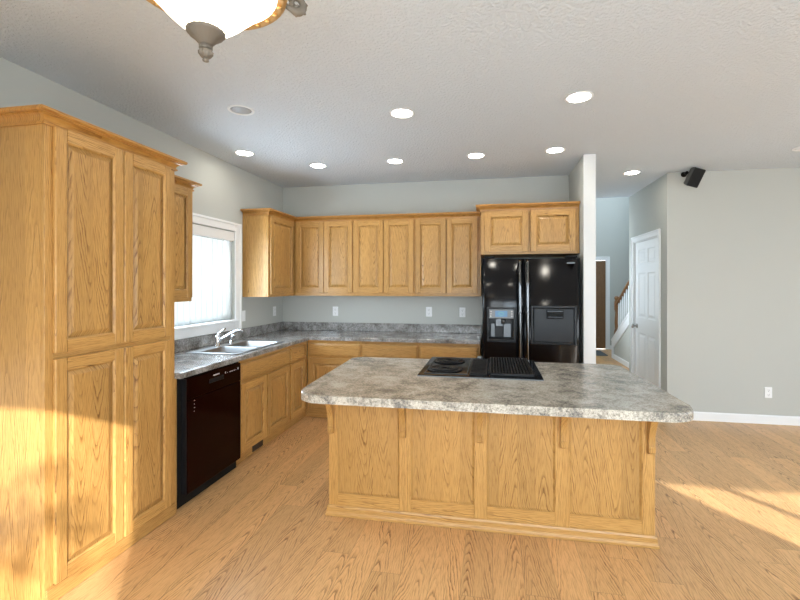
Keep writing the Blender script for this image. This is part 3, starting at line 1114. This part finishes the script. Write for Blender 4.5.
DH = (0.052, 0.312, 0.930, 1.258)
bm = B()
fyl = bowed(bm, 0.0, FS - 0.003, 0.10, FH - 0.022, 0.07, 0.026, [DH])
ld = obj('freezer_door', bm, 'black_fridge', fr)
# dispenser: bezel, recess, display, buttons, paddle
bm = B()
for (a, b, c, d) in ((DH[0] - 0.006, DH[0] + 0.012, DH[2] - 0.006, DH[3] + 0.006), (DH[1] - 0.012, DH[1] + 0.006, DH[2] - 0.006, DH[3] + 0.006),
                     (DH[0] + 0.012, DH[1] - 0.012, DH[3] - 0.012, DH[3] + 0.006), (DH[0] + 0.012, DH[1] - 0.012, DH[2] - 0.006, DH[2] + 0.02)):
    box(bm, a, b, -0.031, 0.0, c, d, 0, 0.003)
box(bm, DH[0], DH[1], 0.062, 0.068, DH[2], DH[3])
disp = obj('dispenser', bm, 'black_side', ld)
obj('control_panel', boxes((DH[0] + 0.012, DH[1] - 0.012, -0.029, 0.05, 1.155, DH[3] - 0.013, 0, 0.003)), 'grey_plastic', fr)
obj('display', boxes((DH[0] + 0.072, DH[1] - 0.072, -0.031, -0.0295, 1.172, 1.230)), 'display', fr)
bm = B()
tube(bm, [(DH[0] + 0.13 + 0.026 * math.cos(a * 0.55), -0.0315, 1.201 + 0.014 * math.sin(a * 0.55)) for a in range(12)], 0.002, 5)
obj('display_icon', bm, 'display_green', fr)
for k in range(3):
    for xx in (DH[0] + 0.030, DH[1] - 0.030):
        bm = B()
        lathe(bm, [(0.008, 0), (0.008, -0.003), (0.0001, -0.004)], 12, (xx, -0.0293, 1.178 + k * 0.023), 0, 'Y')
        obj('button', bm, 'grey_mark', fr)
bm = B()
box(bm, DH[0] + 0.075, DH[1] - 0.11, 0.02, 0.045, 1.075, 1.15, 0, 0.004)
lathe(bm, [(0.022, 0), (0.026, 0.05)], 14, (DH[0] + 0.15, 0.03, 1.10))
obj('ice_chute', bm, 'dull_steel', fr)
obj('paddle', boxes((DH[0] + 0.030, DH[0] + 0.070, 0.046, 0.058, 0.965, 1.10, 0, 0.003)), 'dull_steel', fr)
obj('paddle', boxes((DH[1] - 0.105, DH[1] - 0.035, 0.046, 0.058, 0.965, 1.10, 0, 0.003)), 'dull_steel', fr)
obj('drip_tray', boxes((DH[0] + 0.014, DH[1] - 0.014, -0.024, 0.06, 0.951, 0.960)), 'black_matte', fr)
HB = (0.462, 0.884, 0.912, 1.283)
bm = B()
fyr = bowed(bm, FS + 0.003, FW, 0.10, FH - 0.022, 0.07, 0.026, [])
rd = obj('fridge_door', bm, 'black_fridge', fr)
bm = B()
# home-bar flap: raised framed panel
hy = -0.034
for (a, b, c, d) in ((HB[0], HB[0] + 0.022, HB[2], HB[3]), (HB[1] - 0.022, HB[1], HB[2], HB[3]), (HB[0] + 0.022, HB[1] - 0.022, HB[3] - 0.022, HB[3]), (HB[0] + 0.022, HB[1] - 0.022, HB[2], HB[2] + 0.018)):
    box(bm, a, b, hy, 0.0, c, d, 0, 0.004)
flap = obj('bar_flap_frame', bm, 'black_side', fr)
obj('bar_flap', boxes((HB[0] + 0.026, HB[1] - 0.026, hy + 0.002, -0.002, HB[2] + 0.022, HB[3] - 0.026, 0, 0.004)), 'black_side', fr)
bm = B()
box(bm, 0.605, 0.765, hy - 0.006, hy + 0.0015, 1.160, 1.245, 0, 0.004)
hnd = obj('flap_handle', bm, 'black_matte', fr)
bm = B()
box(bm, 0.612, 0.758, hy - 0.018, hy - 0.0065, 1.163, 1.188, 0, 0.005)
box(bm, 0.612, 0.758, hy - 0.010, hy - 0.0065, 1.225, 1.240, 0, 0.003)
obj('grip', bm, 'black_gloss', hnd)
obj('badge', boxes((0.783, 0.866, -0.0185, -0.010, 1.687, 1.699)), 'dull_steel', fr)
for sgn, xx, nm in ((-1, FS - 0.036, 'freezer_handle'), (1, FS + 0.036, 'fridge_handle')):
    bm = B()
    pts_ = [(xx, -0.010, 1.725), (xx, -0.048, 1.700), (xx, -0.056, 1.45), (xx, -0.058, 1.24), (xx, -0.056, 0.9), (xx, -0.048, 0.44), (xx, -0.010, 0.41)]
    tube(bm, pts_, [0.010, 0.0125, 0.0125, 0.0125, 0.0125, 0.0125, 0.010], 12)
    h_ = obj(nm, bm, 'handle_metal', fr)
    bm = B()
    box(bm, xx - 0.011, xx + 0.011, -0.073, -0.058, 1.213, 1.231, 0, 0.003)
    obj('clasp', bm, 'dull_steel', h_)
obj('toe_grille', boxes((0.01, FW - 0.01, 0.03, 0.06, 0.01, 0.092)), 'black_matte', fr)

# ==================================================================== island
IX0, IX1, IY = 1.594, 3.539, -2.477
IYB = -1.93
isl = thing('kitchen_island', 'oak kitchen island with four recessed front panels and small corbels', 'island', ((IX0 + IX1) / 2, (IY + IYB) / 2, 0))
ox, oy = (IX0 + IX1) / 2, (IY + IYB) / 2


def ib(bm, x0, x1, y0, y1, z0, z1, mi=0, bev=0.0):
    box(bm, x0 - ox, x1 - ox, y0 - oy, y1 - oy, z0, z1, mi, bev)


bm = B()
ib(bm, IX0 + 0.006, IX1 - 0.006, IY + 0.022, IYB, 0.002, 0.879)
obj('body', bm, 'oak_v', isl)
bm = B()
PX = [(1.657, 2.058), (2.135, 2.524), (2.602, 2.996), (3.080, 3.469)]
st = [IX0] + [v for p in PX for v in p] + [IX1]
for i in range(0, len(st), 2):
    ib(bm, st[i], st[i + 1], IY, IY + 0.0215, 0.062, 0.879, 0, 0.003)
for a, b in PX:
    ib(bm, a, b, IY, IY + 0.0215, 0.062, 0.146, 1, 0.0)
    ib(bm, a, b, IY, IY + 0.0215, 0.80, 0.879, 1, 0.0)
obj('face_frame', bm, ['oak_v', 'oak_h'], isl)
for a, b in PX:
    bm = B()
    w2, z0, z1 = (b - a) / 2, 0.146, 0.80
    loops = []
    for ins, yy in ((0.0005, 0.004), (0.010, 0.013), (0.012, 0.013)):
        loops.append([bm.verts.new((x, yy, z)) for x, z in ((-w2 + ins, z0 + ins - 0.4), (w2 - ins, z0 + ins - 0.4), (w2 - ins, z1 - ins - 0.4), (-w2 + ins, z1 - ins - 0.4))])
    for p, q in zip(loops, loops[1:]):
        for i in range(4):
            j = (i + 1) % 4
            bm.faces.new((p[i], p[j], q[j], q[i]))
    bm.faces.new(loops[-1])
    bmesh.ops.recalc_face_normals(bm, faces=bm.faces[:])
    obj('front_panel', bm, 'oak_panel', isl, ((a + b) / 2 - ox, IY - oy, 0.4))
# base moulding round three sides
bm = B()
bp = [(0.0, 0.002), (0.017, 0.002), (0.017, 0.016), (0.012, 0.024), (0.010, 0.030), (0.009, 0.056), (0.004, 0.066), (0.0, 0.068)]
sweep(bm, [(IX0 - ox, IYB - oy), (IX0 - ox, IY - oy - 0.0005), (IX1 - ox, IY - oy - 0.0005), (IX1 - ox, IYB - oy)], bp)
obj('base_moulding', bm, 'oak_h', isl)
# corbels
for cxp in (1.617, 2.086, 2.562, 3.040, 3.512):
    bm = B()
    prof = [(0.0, 0.535), (-0.026, 0.535), (-0.034, 0.545), (-0.036, 0.575), (-0.031, 0.583), (-0.031, 0.590)]
    for k in range(11):
        u_ = k / 10
        prof.append((-0.030 - 0.165 * u_ ** 2.2, 0.592 + 0.250 * u_))
    prof += [(-0.200, 0.846), (-0.200, 0.8785), (0.0, 0.8785)]
    hw = 0.017
    a_ = [bm.verts.new((-hw, y, z - 0.66)) for y, z in prof]
    b_ = [bm.verts.new((hw, y, z - 0.66)) for y, z in prof]
    bm.faces.new(a_); bm.faces.new(list(reversed(b_)))
    for i in range(len(prof)):
        j = (i + 1) % len(prof)
        bm.faces.new((a_[i], b_[i], b_[j], a_[j]))
    bmesh.ops.recalc_face_normals(bm, faces=bm.faces[:])
    obj('corbel', bm, 'oak_v', isl, (cxp - ox, IY - oy - 0.001, 0.66 - 0.0003))

# island top
fl, frt, br_, bl = (1.625, -3.050), (3.545, -3.055), (3.505, -1.875), (1.575, -1.885)


def rounded(poly, rads, seg=7):
    out = []
    k = len(poly)
    for i, p in enumerate(poly):
        P = Vector(p); A = Vector(poly[i - 1]); C_ = Vector(poly[(i + 1) % k])
        d0, d1 = (A - P).normalized(), (C_ - P).normalized()
        r = rads[i]
        half = d0.angle(d1) / 2
        t = r / math.tan(half)
        c = P + (d0 + d1).normalized() * (r / math.sin(half))
        s0, s1 = P + d0 * t - c, P + d1 * t - c
        a0, a1 = math.atan2(s0.y, s0.x), math.atan2(s1.y, s1.x)
        da = (a1 - a0 + PI) % (2 * PI) - PI
        for q in range(seg + 1):
            a = a0 + da * q / seg
            out.append((c.x + r * math.cos(a), c.y + r * math.sin(a)))
    return out


cxm, cym = 2.56, -2.47
bm = B()
prism(bm, [(x - cxm, y - cym) for x, y in rounded([fl, frt, br_, bl], [0.14, 0.14, 0.06, 0.06])], 0.0, 0.0425, 0, 0.010, 3, True)
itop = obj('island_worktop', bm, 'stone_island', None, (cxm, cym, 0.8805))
tag(itop, 'beige grey mottled island worktop with rounded corners carrying the cooktop', 'countertop')

# cooktop
ck = thing('cooktop', 'black glass cooktop with centre vent and grill grate on the island', 'cooktop', (2.555, -2.17, 0.9235))
bm = B()
prism(bm, rounded([(-0.375, -0.335), (0.375, -0.335), (0.375, 0.335), (-0.375, 0.335)], [0.012] * 4, 3), 0, 0.010, 0, 0.003, 2, True)
obj('glass_top', bm, 'black_gloss', ck)
obj('front_trim', boxes((-0.376, 0.376, -0.3395, -0.3365, 0.0, 0.006, 0, 0.001)), 'grey_plastic', ck)
for yy in (-0.150, 0.155):
    for r in (0.105,):
        bm = B()
        lathe(bm, [(r, 0.0), (r + 0.008, 0.004), (r, 0.008), (r - 0.012, 0.006), (r - 0.012, 0.0)], 32, (-0.225, yy, 0.0103))
        pts_ = [(-0.225 + rad * math.cos(a), yy + rad * math.sin(a), 0.0185) for k in range(90) for rad, a in [(0.022 + 0.00078 * k, k * 0.33)]]
        tube(bm, pts_, 0.0055, 6)
        obj('coil_burner', bm, 'iron', ck)
# module frame round the burners
obj('burner_frame', boxes((-0.335, -0.077, -0.290, -0.283, 0.0103, 0.0135), (-0.335, -0.077, 0.283, 0.290, 0.0103, 0.0135), (-0.340, -0.335, -0.290, 0.290, 0.0103, 0.0135), (-0.077, -0.072, -0.290, 0.290, 0.0103, 0.0135)), 'charcoal', ck)
bm = B()
box(bm, -0.060, 0.045, -0.290, 0.240, 0.0103, 0.0125)
for k in range(12):
    y = -0.28 + k * 0.044
    box(bm, -0.056, 0.041, y, y + 0.014, 0.0126, 0.021, 0, 0.002)
box(bm, -0.060, -0.056, -0.290, 0.240, 0.0126, 0.018)
box(bm, 0.041, 0.045, -0.290, 0.240, 0.0126, 0.018)
obj('centre_vent', bm, 'iron', ck)
bm = B()
lathe(bm, [(0.020, 0), (0.019, 0.014), (0.015, 0.020), (0.0001, 0.021)], 18, (-0.012, 0.288, 0.0103))
obj('knob', bm, 'steel', ck)
bm = B()
gx0, gx1, gy0, gy1 = 0.062, 0.328, -0.290, 0.300
for (a, b, c, d) in ((gx0, gx1, gy0, gy0 + 0.010), (gx0, gx1, gy1 - 0.010, gy1), (gx0, gx0 + 0.010, gy0, gy1), (gx1 - 0.010, gx1, gy0, gy1)):
    box(bm, a, b, c, d, 0.0103, 0.026, 0, 0.002)
for k in range(13):
    x = gx0 + 0.022 + k * 0.0185
    box(bm, x, x + 0.007, gy0 + 0.01, gy1 - 0.01, 0.016, 0.025)
for k in range(11):
    y = gy0 + 0.045 + k * 0.050
    box(bm, gx0 + 0.010, gx1 - 0.010, y, y + 0.006, 0.0125, 0.021)
obj('grill_grate', bm, 'iron', ck)

# ==================================================================== outlets
def outlet(name, label, cat, loc, rz, kind, group=None):
    t = thing(name, label, cat, loc, rz, group)
    obj('cover_plate', boxes((-0.036, 0.036, -0.006, -0.0005, -0.058, 0.058, 0, 0.003)), 'white', t)
    if kind == 'outlet':
        for dz in (-0.024, 0.024):
            bm = B()
            box(bm, -0.017, 0.017, -0.0085, -0.0062, dz - 0.016, dz + 0.016, 0, 0.002)
            r_ = obj('receptacle', bm, 'white_trim', t)
            obj('slots', boxes((-0.008, -0.006, -0.0092, -0.0087, dz - 0.002, dz + 0.008), (0.006, 0.008, -0.0092, -0.0087, dz - 0.002, dz + 0.008), (-0.003, 0.003, -0.0092, -0.0087, dz - 0.012, dz - 0.007)), 'slot', r_)
    else:
        obj('rocker', boxes((-0.016, 0.016, -0.0105, -0.0062, -0.033, 0.033, 0, 0.002)), 'white_trim', t)
    return t


OL = ['white outlet left of the three on the wall above the back worktop',
      'white outlet centrally above the back worktop, in front of the cooktop',
      'white outlet above the back worktop right beside the refrigerator']
for k, (x, z) in enumerate([(0.711, 1.155), (1.890, 1.161), (2.290, 1.160)]):
    outlet('wall_outlet', OL[k], 'outlet', (x, -0.0005, z), 0, 'outlet', 'outlets above the back worktop')
outlet('light_switch', 'white rocker switch plate at the right edge of the kitchen window casing', 'light switch', (0.0005, -0.888, 1.150), PI / 2, 'switch')
outlet('wall_outlet', 'white outlet on the left wall under the corner wall cabinet', 'outlet', (0.0005, -0.215, 1.160), PI / 2, 'outlet')
outlet('wall_outlet', 'white outlet low on the grey wall above the baseboard at right', 'outlet', (5.535, WY - 0.0005, 0.335), 0, 'outlet')

# ==================================================================== vertical blind in the kitchen window
vb = thing('vertical_blind', 'white vertical slat blind with a boxed valance hanging in the kitchen window', 'blind', (-0.018, (WA0 + WA1) / 2, WZ1))
bw = (WA1 - WA0) / 2 - 0.004
obj('valance', boxes((-0.014, 0.022, -bw, bw, -0.098, -0.004, 0, 0.003)), 'white', vb)
ns = 12
for k in range(ns):
    y = -bw + 0.03 + k * (2 * bw - 0.085) / (ns - 1)
    bm = B()
    ang = math.radians(14 + random.uniform(-5, 5))
    rows = []
    for q in range(5):
        s = (q / 4 - 0.5) * 0.086
        bowv = 0.004 * (1 - (2 * q / 4 - 1) ** 2)
        px_, py_ = s, bowv
        rows.append([bm.verts.new((px_ * math.sin(ang) + py_, px_ * math.cos(ang), z)) for z in (-0.905, -0.102)])
    back = [[bm.verts.new((v.co.x - 0.0012, v.co.y, v.co.z)) for v in r] for r in rows]
    for a, b in zip(rows, rows[1:]):
        bm.faces.new((a[0], b[0], b[1], a[1])).smooth = True
    for a, b in zip(back, back[1:]):
        bm.faces.new((b[0], a[0], a[1], b[1])).smooth = True
    for (a, b) in ((rows[0], back[0]), (back[-1], rows[-1])):
        bm.faces.new((a[0], b[0], b[1], a[1]) if False else (b[0], a[0], a[1], b[1]))
    for e in (0, 1):
        loop = [r[e] for r in rows] + [r[e] for r in reversed(back)]
        bm.faces.new(loop)
    bmesh.ops.recalc_face_normals(bm, faces=bm.faces[:])
    obj('slat', bm, 'blind', vb, (-0.008, y, 0))

# ==================================================================== recessed lights
LAB = {
    (0.341, -1.414): ('lit recessed ceiling light closest to the left wall above the window', True),
    (0.853, -0.889): ('lit recessed ceiling light in front of the corner wall cabinets', True),
    (1.677, -0.904): ('lit recessed ceiling light above the middle of the back wall cabinets', True),
    (2.482, -0.944): ('lit recessed ceiling light left of the refrigerator cabinet', True),
    (3.203, -0.984): ('lit recessed ceiling light just before the partition beside the refrigerator', True),
    (1.993, -2.072): ('large lit recessed ceiling light above the left part of the island', True),
    (3.197, -2.121): ('large lit recessed ceiling light above the right part of the island', True),
    (4.155, -0.003): ('lit recessed ceiling light in the hall before the white door', True),
    (0.880, -2.329): ('unlit recessed ceiling light with a grey tilted lamp near the pantry', False),
    (5.420, -0.645): ('unlit recessed ceiling light at the right edge by the grey wall', False),
}
for (x, y), (lab, lit) in LAB.items():
    t = thing('recessed_light', lab, 'ceiling light', (x, y, H), 0, 'recessed ceiling lights')
    bm = B()
    lathe(bm, [(0.072, -0.0005), (0.072, -0.004), (0.080, -0.007), (0.089, -0.005), (0.091, -0.0005)], 36)
    obj('trim_ring', bm, 'white', t, smooth=True)
    bm = B()
    if lit:
        lathe(bm, [(0.0001, -0.0055), (0.05, -0.005), (0.071, -0.0035), (0.071, -0.001)], 32)
        obj('lens', bm, 'lamp_on', t, smooth=True)
    else:
        lathe(bm, [(0.0001, -0.012), (0.040, -0.010), (0.058, -0.004), (0.071, -0.001)], 32)
        obj('lamp', bm, 'lamp_off' if x < 2 else 'white', t, smooth=True)

# ==================================================================== bowl ceiling lamp near the camera
lp = thing('ceiling_lamp', 'glowing glass bowl ceiling lamp with bronze finial and scroll rim', 'ceiling lamp', (1.715, -3.858, H))
bm = B()
lathe(bm, [(0.0001, -0.0005), (0.085, -0.0005), (0.088, -0.012), (0.070, -0.025), (0.030, -0.045), (0.014, -0.055), (0.012, -0.30), (0.0001, -0.301)], 28)
obj('canopy', bm, 'bronze', lp, smooth=True)
bm = B()
pr_in = [(0.236, -0.256), (0.222, -0.266), (0.190, -0.292), (0.150, -0.332), (0.115, -0.368), (0.085, -0.394), (0.052, -0.410), (0.012, -0.413)]
lathe(bm, pr_in + [(0.012, -0.409), (0.051, -0.406), (0.083, -0.390), (0.113, -0.364), (0.147, -0.328), (0.187, -0.288), (0.220, -0.262), (0.233, -0.254)], 48)
obj('bowl', bm, 'bowl', lp, smooth=True)
bm = B()
lathe(bm, [(0.238, -0.266), (0.246, -0.270), (0.254, -0.264), (0.256, -0.254), (0.250, -0.246), (0.240, -0.246), (0.237, -0.255)], 56)
for k in range(28):
    a = 2 * PI * k / 28
    c, s = math.cos(a), math.sin(a)
    tube(bm, [(c * 0.2390, s * 0.2390, -0.266), (c * 0.2320, s * 0.2320, -0.270), (c * 0.2220, s * 0.2220, -0.273)], [0.008, 0.006, 0.001], 6)
obj('rim', bm, 'gold', lp, smooth=True)
for a0 in (math.radians(42), math.radians(182), math.radians(300)):
    bm = B()
    sp = []
    for q in range(26):
        tt = q / 25
        ang = -PI * 0.5 + tt * 2.3 * PI
        r = 0.030 * (1 - 0.72 * tt)
        sp.append((0.296 + r * math.cos(ang), 0.0, -0.225 + r * math.sin(ang)))
    arm = [(0.018, 0, -0.12), (0.09, 0, -0.115), (0.16, 0, -0.16), (0.225, 0, -0.200), (0.262, 0, -0.246)] + sp
    rads = [0.008] * 5 + [0.015 - 0.009 * q / 25 for q in range(26)]
    tube(bm, arm, rads, 8)
    # leaf lobes on the scroll
    for q in range(0, 22, 3):
        p = Vector(sp[q])
        d = (p - Vector((0.296, 0, -0.225))).normalized()
        tube(bm, [p, p + d * 0.010, p + d * 0.018], [0.012, 0.009, 0.002], 7)
    obj('scroll_arm', bm, 'bronze', lp, (0, 0, 0), (0, 0, a0))
bm = B()
lathe(bm, [(0.0001, -0.4135), (0.052, -0.414), (0.060, -0.419), (0.055, -0.427), (0.036, -0.442), (0.022, -0.458), (0.018, -0.462)], 40, (0, 0, 0), 0, 'Z', 0.025, 16)
lathe(bm, [(0.018, -0.462), (0.021, -0.465), (0.016, -0.469), (0.021, -0.472), (0.017, -0.475)], 24)
lathe(bm, [(0.015, -0.475), (0.022, -0.482), (0.021, -0.492), (0.014, -0.501), (0.008, -0.504)], 40, (0, 0, 0), 0, 'Z', 0.07, 10)
lathe(bm, [(0.006, -0.504), (0.010, -0.508), (0.010, -0.513), (0.0001, -0.517)], 16)
obj('finial', bm, 'bronze', lp, smooth=True)

# ==================================================================== loudspeaker on the wall bracket
sp_ = thing('wall_speaker', 'small black loudspeaker tilted down on a bracket at the top of the right wall', 'speaker', (4.712, WY - 0.001, 2.700))
bm = B()
lathe(bm, [(0.030, 0.0), (0.030, -0.010), (0.012, -0.018), (0.012, -0.06), (0.017, -0.065), (0.017, -0.085), (0.0001, -0.092)], 16, (0, 0, 0), 0, 'Y')
obj('bracket', bm, 'black_matte', sp_, smooth=True)
bm = B()
hw, hh = 0.062, 0.098
fr_ = [(-hw, -0.075, -hh), (hw, -0.075, -hh), (hw, -0.075, hh), (-hw, -0.075, hh)]
bk_ = [(-hw * 0.62, 0.045, -hh * 0.9), (hw * 0.62, 0.045, -hh * 0.9), (hw * 0.62, 0.045, hh * 0.9), (-hw * 0.62, 0.045, hh * 0.9)]
a_ = [bm.verts.new(p) for p in fr_]
b_ = [bm.verts.new(p) for p in bk_]
bm.faces.new(a_); bm.faces.new(list(reversed(b_)))
for i in range(4):
    j = (i + 1) % 4
    bm.faces.new((a_[i], b_[i], b_[j], a_[j]))
bmesh.ops.recalc_face_normals(bm, faces=bm.faces[:])
bmesh.ops.bevel(bm, geom=bm.edges[:], offset=0.007, segments=2, affect='EDGES', profile=0.5)
SR = (math.radians(22), math.radians(15), math.radians(10))
cab_ = obj('enclosure', bm, 'charcoal', sp_, (0.026, -0.150, -0.063), SR)
obj('grille', boxes((-hw + 0.004, hw - 0.004, -0.083, -0.0755, -hh + 0.004, hh - 0.004, 0, 0.004)), 'black_matte', cab_)

# ==================================================================== stair railing and doormat
sr = thing('stair_railing', 'oak handrail and newel post with white balusters on the stairs behind the door', 'railing', (5.10, 4.12, 0))
bm = B()
z0 = 0.40
box(bm, -0.042, 0.042, -0.042, 0.042, z0, z0 + 0.16, 0, 0.004)
lathe(bm, [(0.036, 0.16), (0.042, 0.175), (0.030, 0.195), (0.034, 0.24), (0.040, 0.32), (0.034, 0.42), (0.026, 0.52), (0.024, 0.54), (0.036, 0.552), (0.036, 0.565), (0.028, 0.575)], 20, (0, 0, z0))
box(bm, -0.038, 0.038, -0.038, 0.038, z0 + 0.575, z0 + 0.745, 0, 0.004)
lathe(bm, [(0.036, 0.745), (0.046, 0.758), (0.030, 0.770), (0.028, 0.780), (0.044, 0.805), (0.042, 0.835), (0.022, 0.855), (0.0001, 0.858)], 20, (0, 0, z0))
obj('newel_post', bm, 'rail_oak', sr)
yl = 4.12 - (YE + 0.03)


def rz_(dy): return 1.085 + dy * sl


bm = B()
prf = [(-0.030, -0.02), (-0.018, -0.032), (0.018, -0.032), (0.030, -0.02), (0.030, 0.012), (0.014, 0.028), (-0.014, 0.028), (-0.030, 0.012)]
ra = [bm.verts.new((x, -0.04, rz_(0.04) + z)) for x, z in prf]
rb = [bm.verts.new((x, -yl, rz_(yl) + z)) for x, z in prf]
bm.faces.new(ra); bm.faces.new(list(reversed(rb)))
for i in range(8):
    j = (i + 1) % 8
    bm.faces.new((ra[i], rb[i], rb[j], ra[j]))
bmesh.ops.recalc_face_normals(bm, faces=bm.faces[:])
obj('handrail', bm, 'rail_oak', sr)
k = 0
dy = 0.14
while dy < yl - 0.05:
    zb_ = zk(4.12 - dy) + 0.050
    zt_ = rz_(dy) - 0.035
    hgt = zt_ - zb_
    bm = B()
    box(bm, -0.015, 0.015, -0.015, 0.015, 0, 0.12)
    lathe(bm, [(0.014, 0.12), (0.016, 0.13), (0.010, 0.15), (0.015, 0.22), (0.012, 0.40), (0.009, hgt)], 10)
    obj('baluster', bm, 'white', sr, (0, -dy, zb_))
    dy += 0.125
bm = B()
prism(bm, rounded([(-0.42, -0.36), (0.42, -0.36), (0.42, 0.36), (-0.42, 0.36)], [0.05] * 4, 5), 0.001, 0.012)
tag(obj('doormat', bm, 'mat_grey', None, (4.60, 4.78, 0)), 'dark grey mat on the foyer floor before the brown door', 'mat')

# ==================================================================== windows behind the camera (they let the sun and sky in)
def rear_window(n, r, mullions):
    bm = B()
    x0, x1, z0, z1 = r
    ya, yb_ = YR - 0.09, YR - 0.04
    f = 0.035
    for (a, b, c, d) in ((x0, x0 + f * 0.4, z0, z1), (x1 - f * 0.4, x1, z0, z1), (x0, x1, z0, z0 + f), (x0, x1, z1 - f * 0.4, z1)):
        box(bm, a, b, ya, yb_, c, d)
    for mx_ in mullions:
        box(bm, mx_ - 0.022, mx_ + 0.022, ya, yb_, z0, z1)
    o = struct('window_%d' % n, bm, 'white')
    obj('window_glass', boxes((x0 + 0.01, x1 - 0.01, YR - 0.067, YR - 0.063, z0 + 0.01, z1 - 0.01)), 'glass', o)


rear_window(2, RA, [])
rear_window(3, RC, [3.95])
rear_window(4, RB, [7.42])
bm = B()
for (y0, y1, z0, z1) in ((-4.1, -4.06, 0.3, 2.3), (-1.14, -1.1, 0.3, 2.3), (-4.1, -1.1, 0.3, 0.34), (-4.1, -1.1, 2.26, 2.3), (-2.62, -2.58, 0.3, 2.3)):
    box(bm, XR + 0.03, XR + 0.08, y0, y1, z0, z1)
w5 = struct('window_5', bm, 'white')
obj('window_glass', boxes((XR + 0.053, XR + 0.057, -4.07, -1.13, 0.33, 2.27)), 'glass', w5)
w6 = struct('window_6', boxes((XP0 + 0.03, XP0 + 0.08, 1.78, 1.82, 0.9, 2.3), (XP0 + 0.03, XP0 + 0.08, 3.08, 3.12, 0.9, 2.3),  # added unseen window, made up to justify the light on the white door
                              (XP0 + 0.03, XP0 + 0.08, 1.82, 3.08, 0.9, 0.94), (XP0 + 0.03, XP0 + 0.08, 1.82, 3.08, 2.26, 2.3)), 'white')
obj('window_glass', boxes((XP0 + 0.053, XP0 + 0.057, 1.82, 3.08, 0.94, 2.26)), 'glass', w6)
# drawn sheer curtain on the middle patio window
bm = B()
nn = 90
fr0, fr1 = [], []
for i in range(nn + 1):
    x = 2.97 + (4.95 - 2.97) * i / nn
    y = YR + 0.05 + 0.022 * math.sin(i * 0.95) + 0.006 * math.sin(i * 2.3)
    fr0.append(bm.verts.new((x, y, 0.02)))
    fr1.append(bm.verts.new((x, y, 2.26)))
for i in range(nn):
    bm.faces.new((fr0[i], fr0[i + 1], fr1[i + 1], fr1[i])).smooth = True
bk0 = [bm.verts.new((v.co.x, v.co.y - 0.002, v.co.z)) for v in fr0]
bk1 = [bm.verts.new((v.co.x, v.co.y - 0.002, v.co.z)) for v in fr1]
for i in range(nn):
    bm.faces.new((bk0[i + 1], bk0[i], bk1[i], bk1[i + 1])).smooth = True
cu = obj('sheer_curtain', bm, 'curtain')
tag(cu, 'white sheer curtain drawn across the middle window behind the camera', 'curtain')

# a tree outside the rear window that dapples the sunlight on the pantry
tr = thing('garden_tree', 'leafy garden tree outside the rear window', 'tree', (5.6, -10.6, 0))
bm = B()
tube(bm, [(0, 0, 0), (0.05, 0, 1.2), (-0.05, 0.05, 2.4), (0.0, 0, 3.4)], [0.16, 0.12, 0.09, 0.05], 10)
obj('trunk', bm, 'bark', tr)
bm = B()
rt_ = random.Random(11)
for k in range(22):
    c = Vector((rt_.uniform(-1.3, 1.3), rt_.uniform(-0.5, 0.5), rt_.uniform(2.45, 4.05)))
    for q in range(34):
        p = c + Vector((rt_.gauss(0, 0.13), rt_.gauss(0, 0.13), rt_.gauss(0, 0.10)))
        a = Vector((rt_.gauss(0, 1), rt_.gauss(0, 1), rt_.gauss(0, 1))).normalized()
        b = a.orthogonal().normalized()
        L_ = rt_.uniform(0.05, 0.09)
        bm.faces.new([bm.verts.new(p + v) for v in (-a * L_, b * L_ * 0.4, a * L_, -b * L_ * 0.4)])
crown_ = obj('crown', bm, 'foliage', tr)
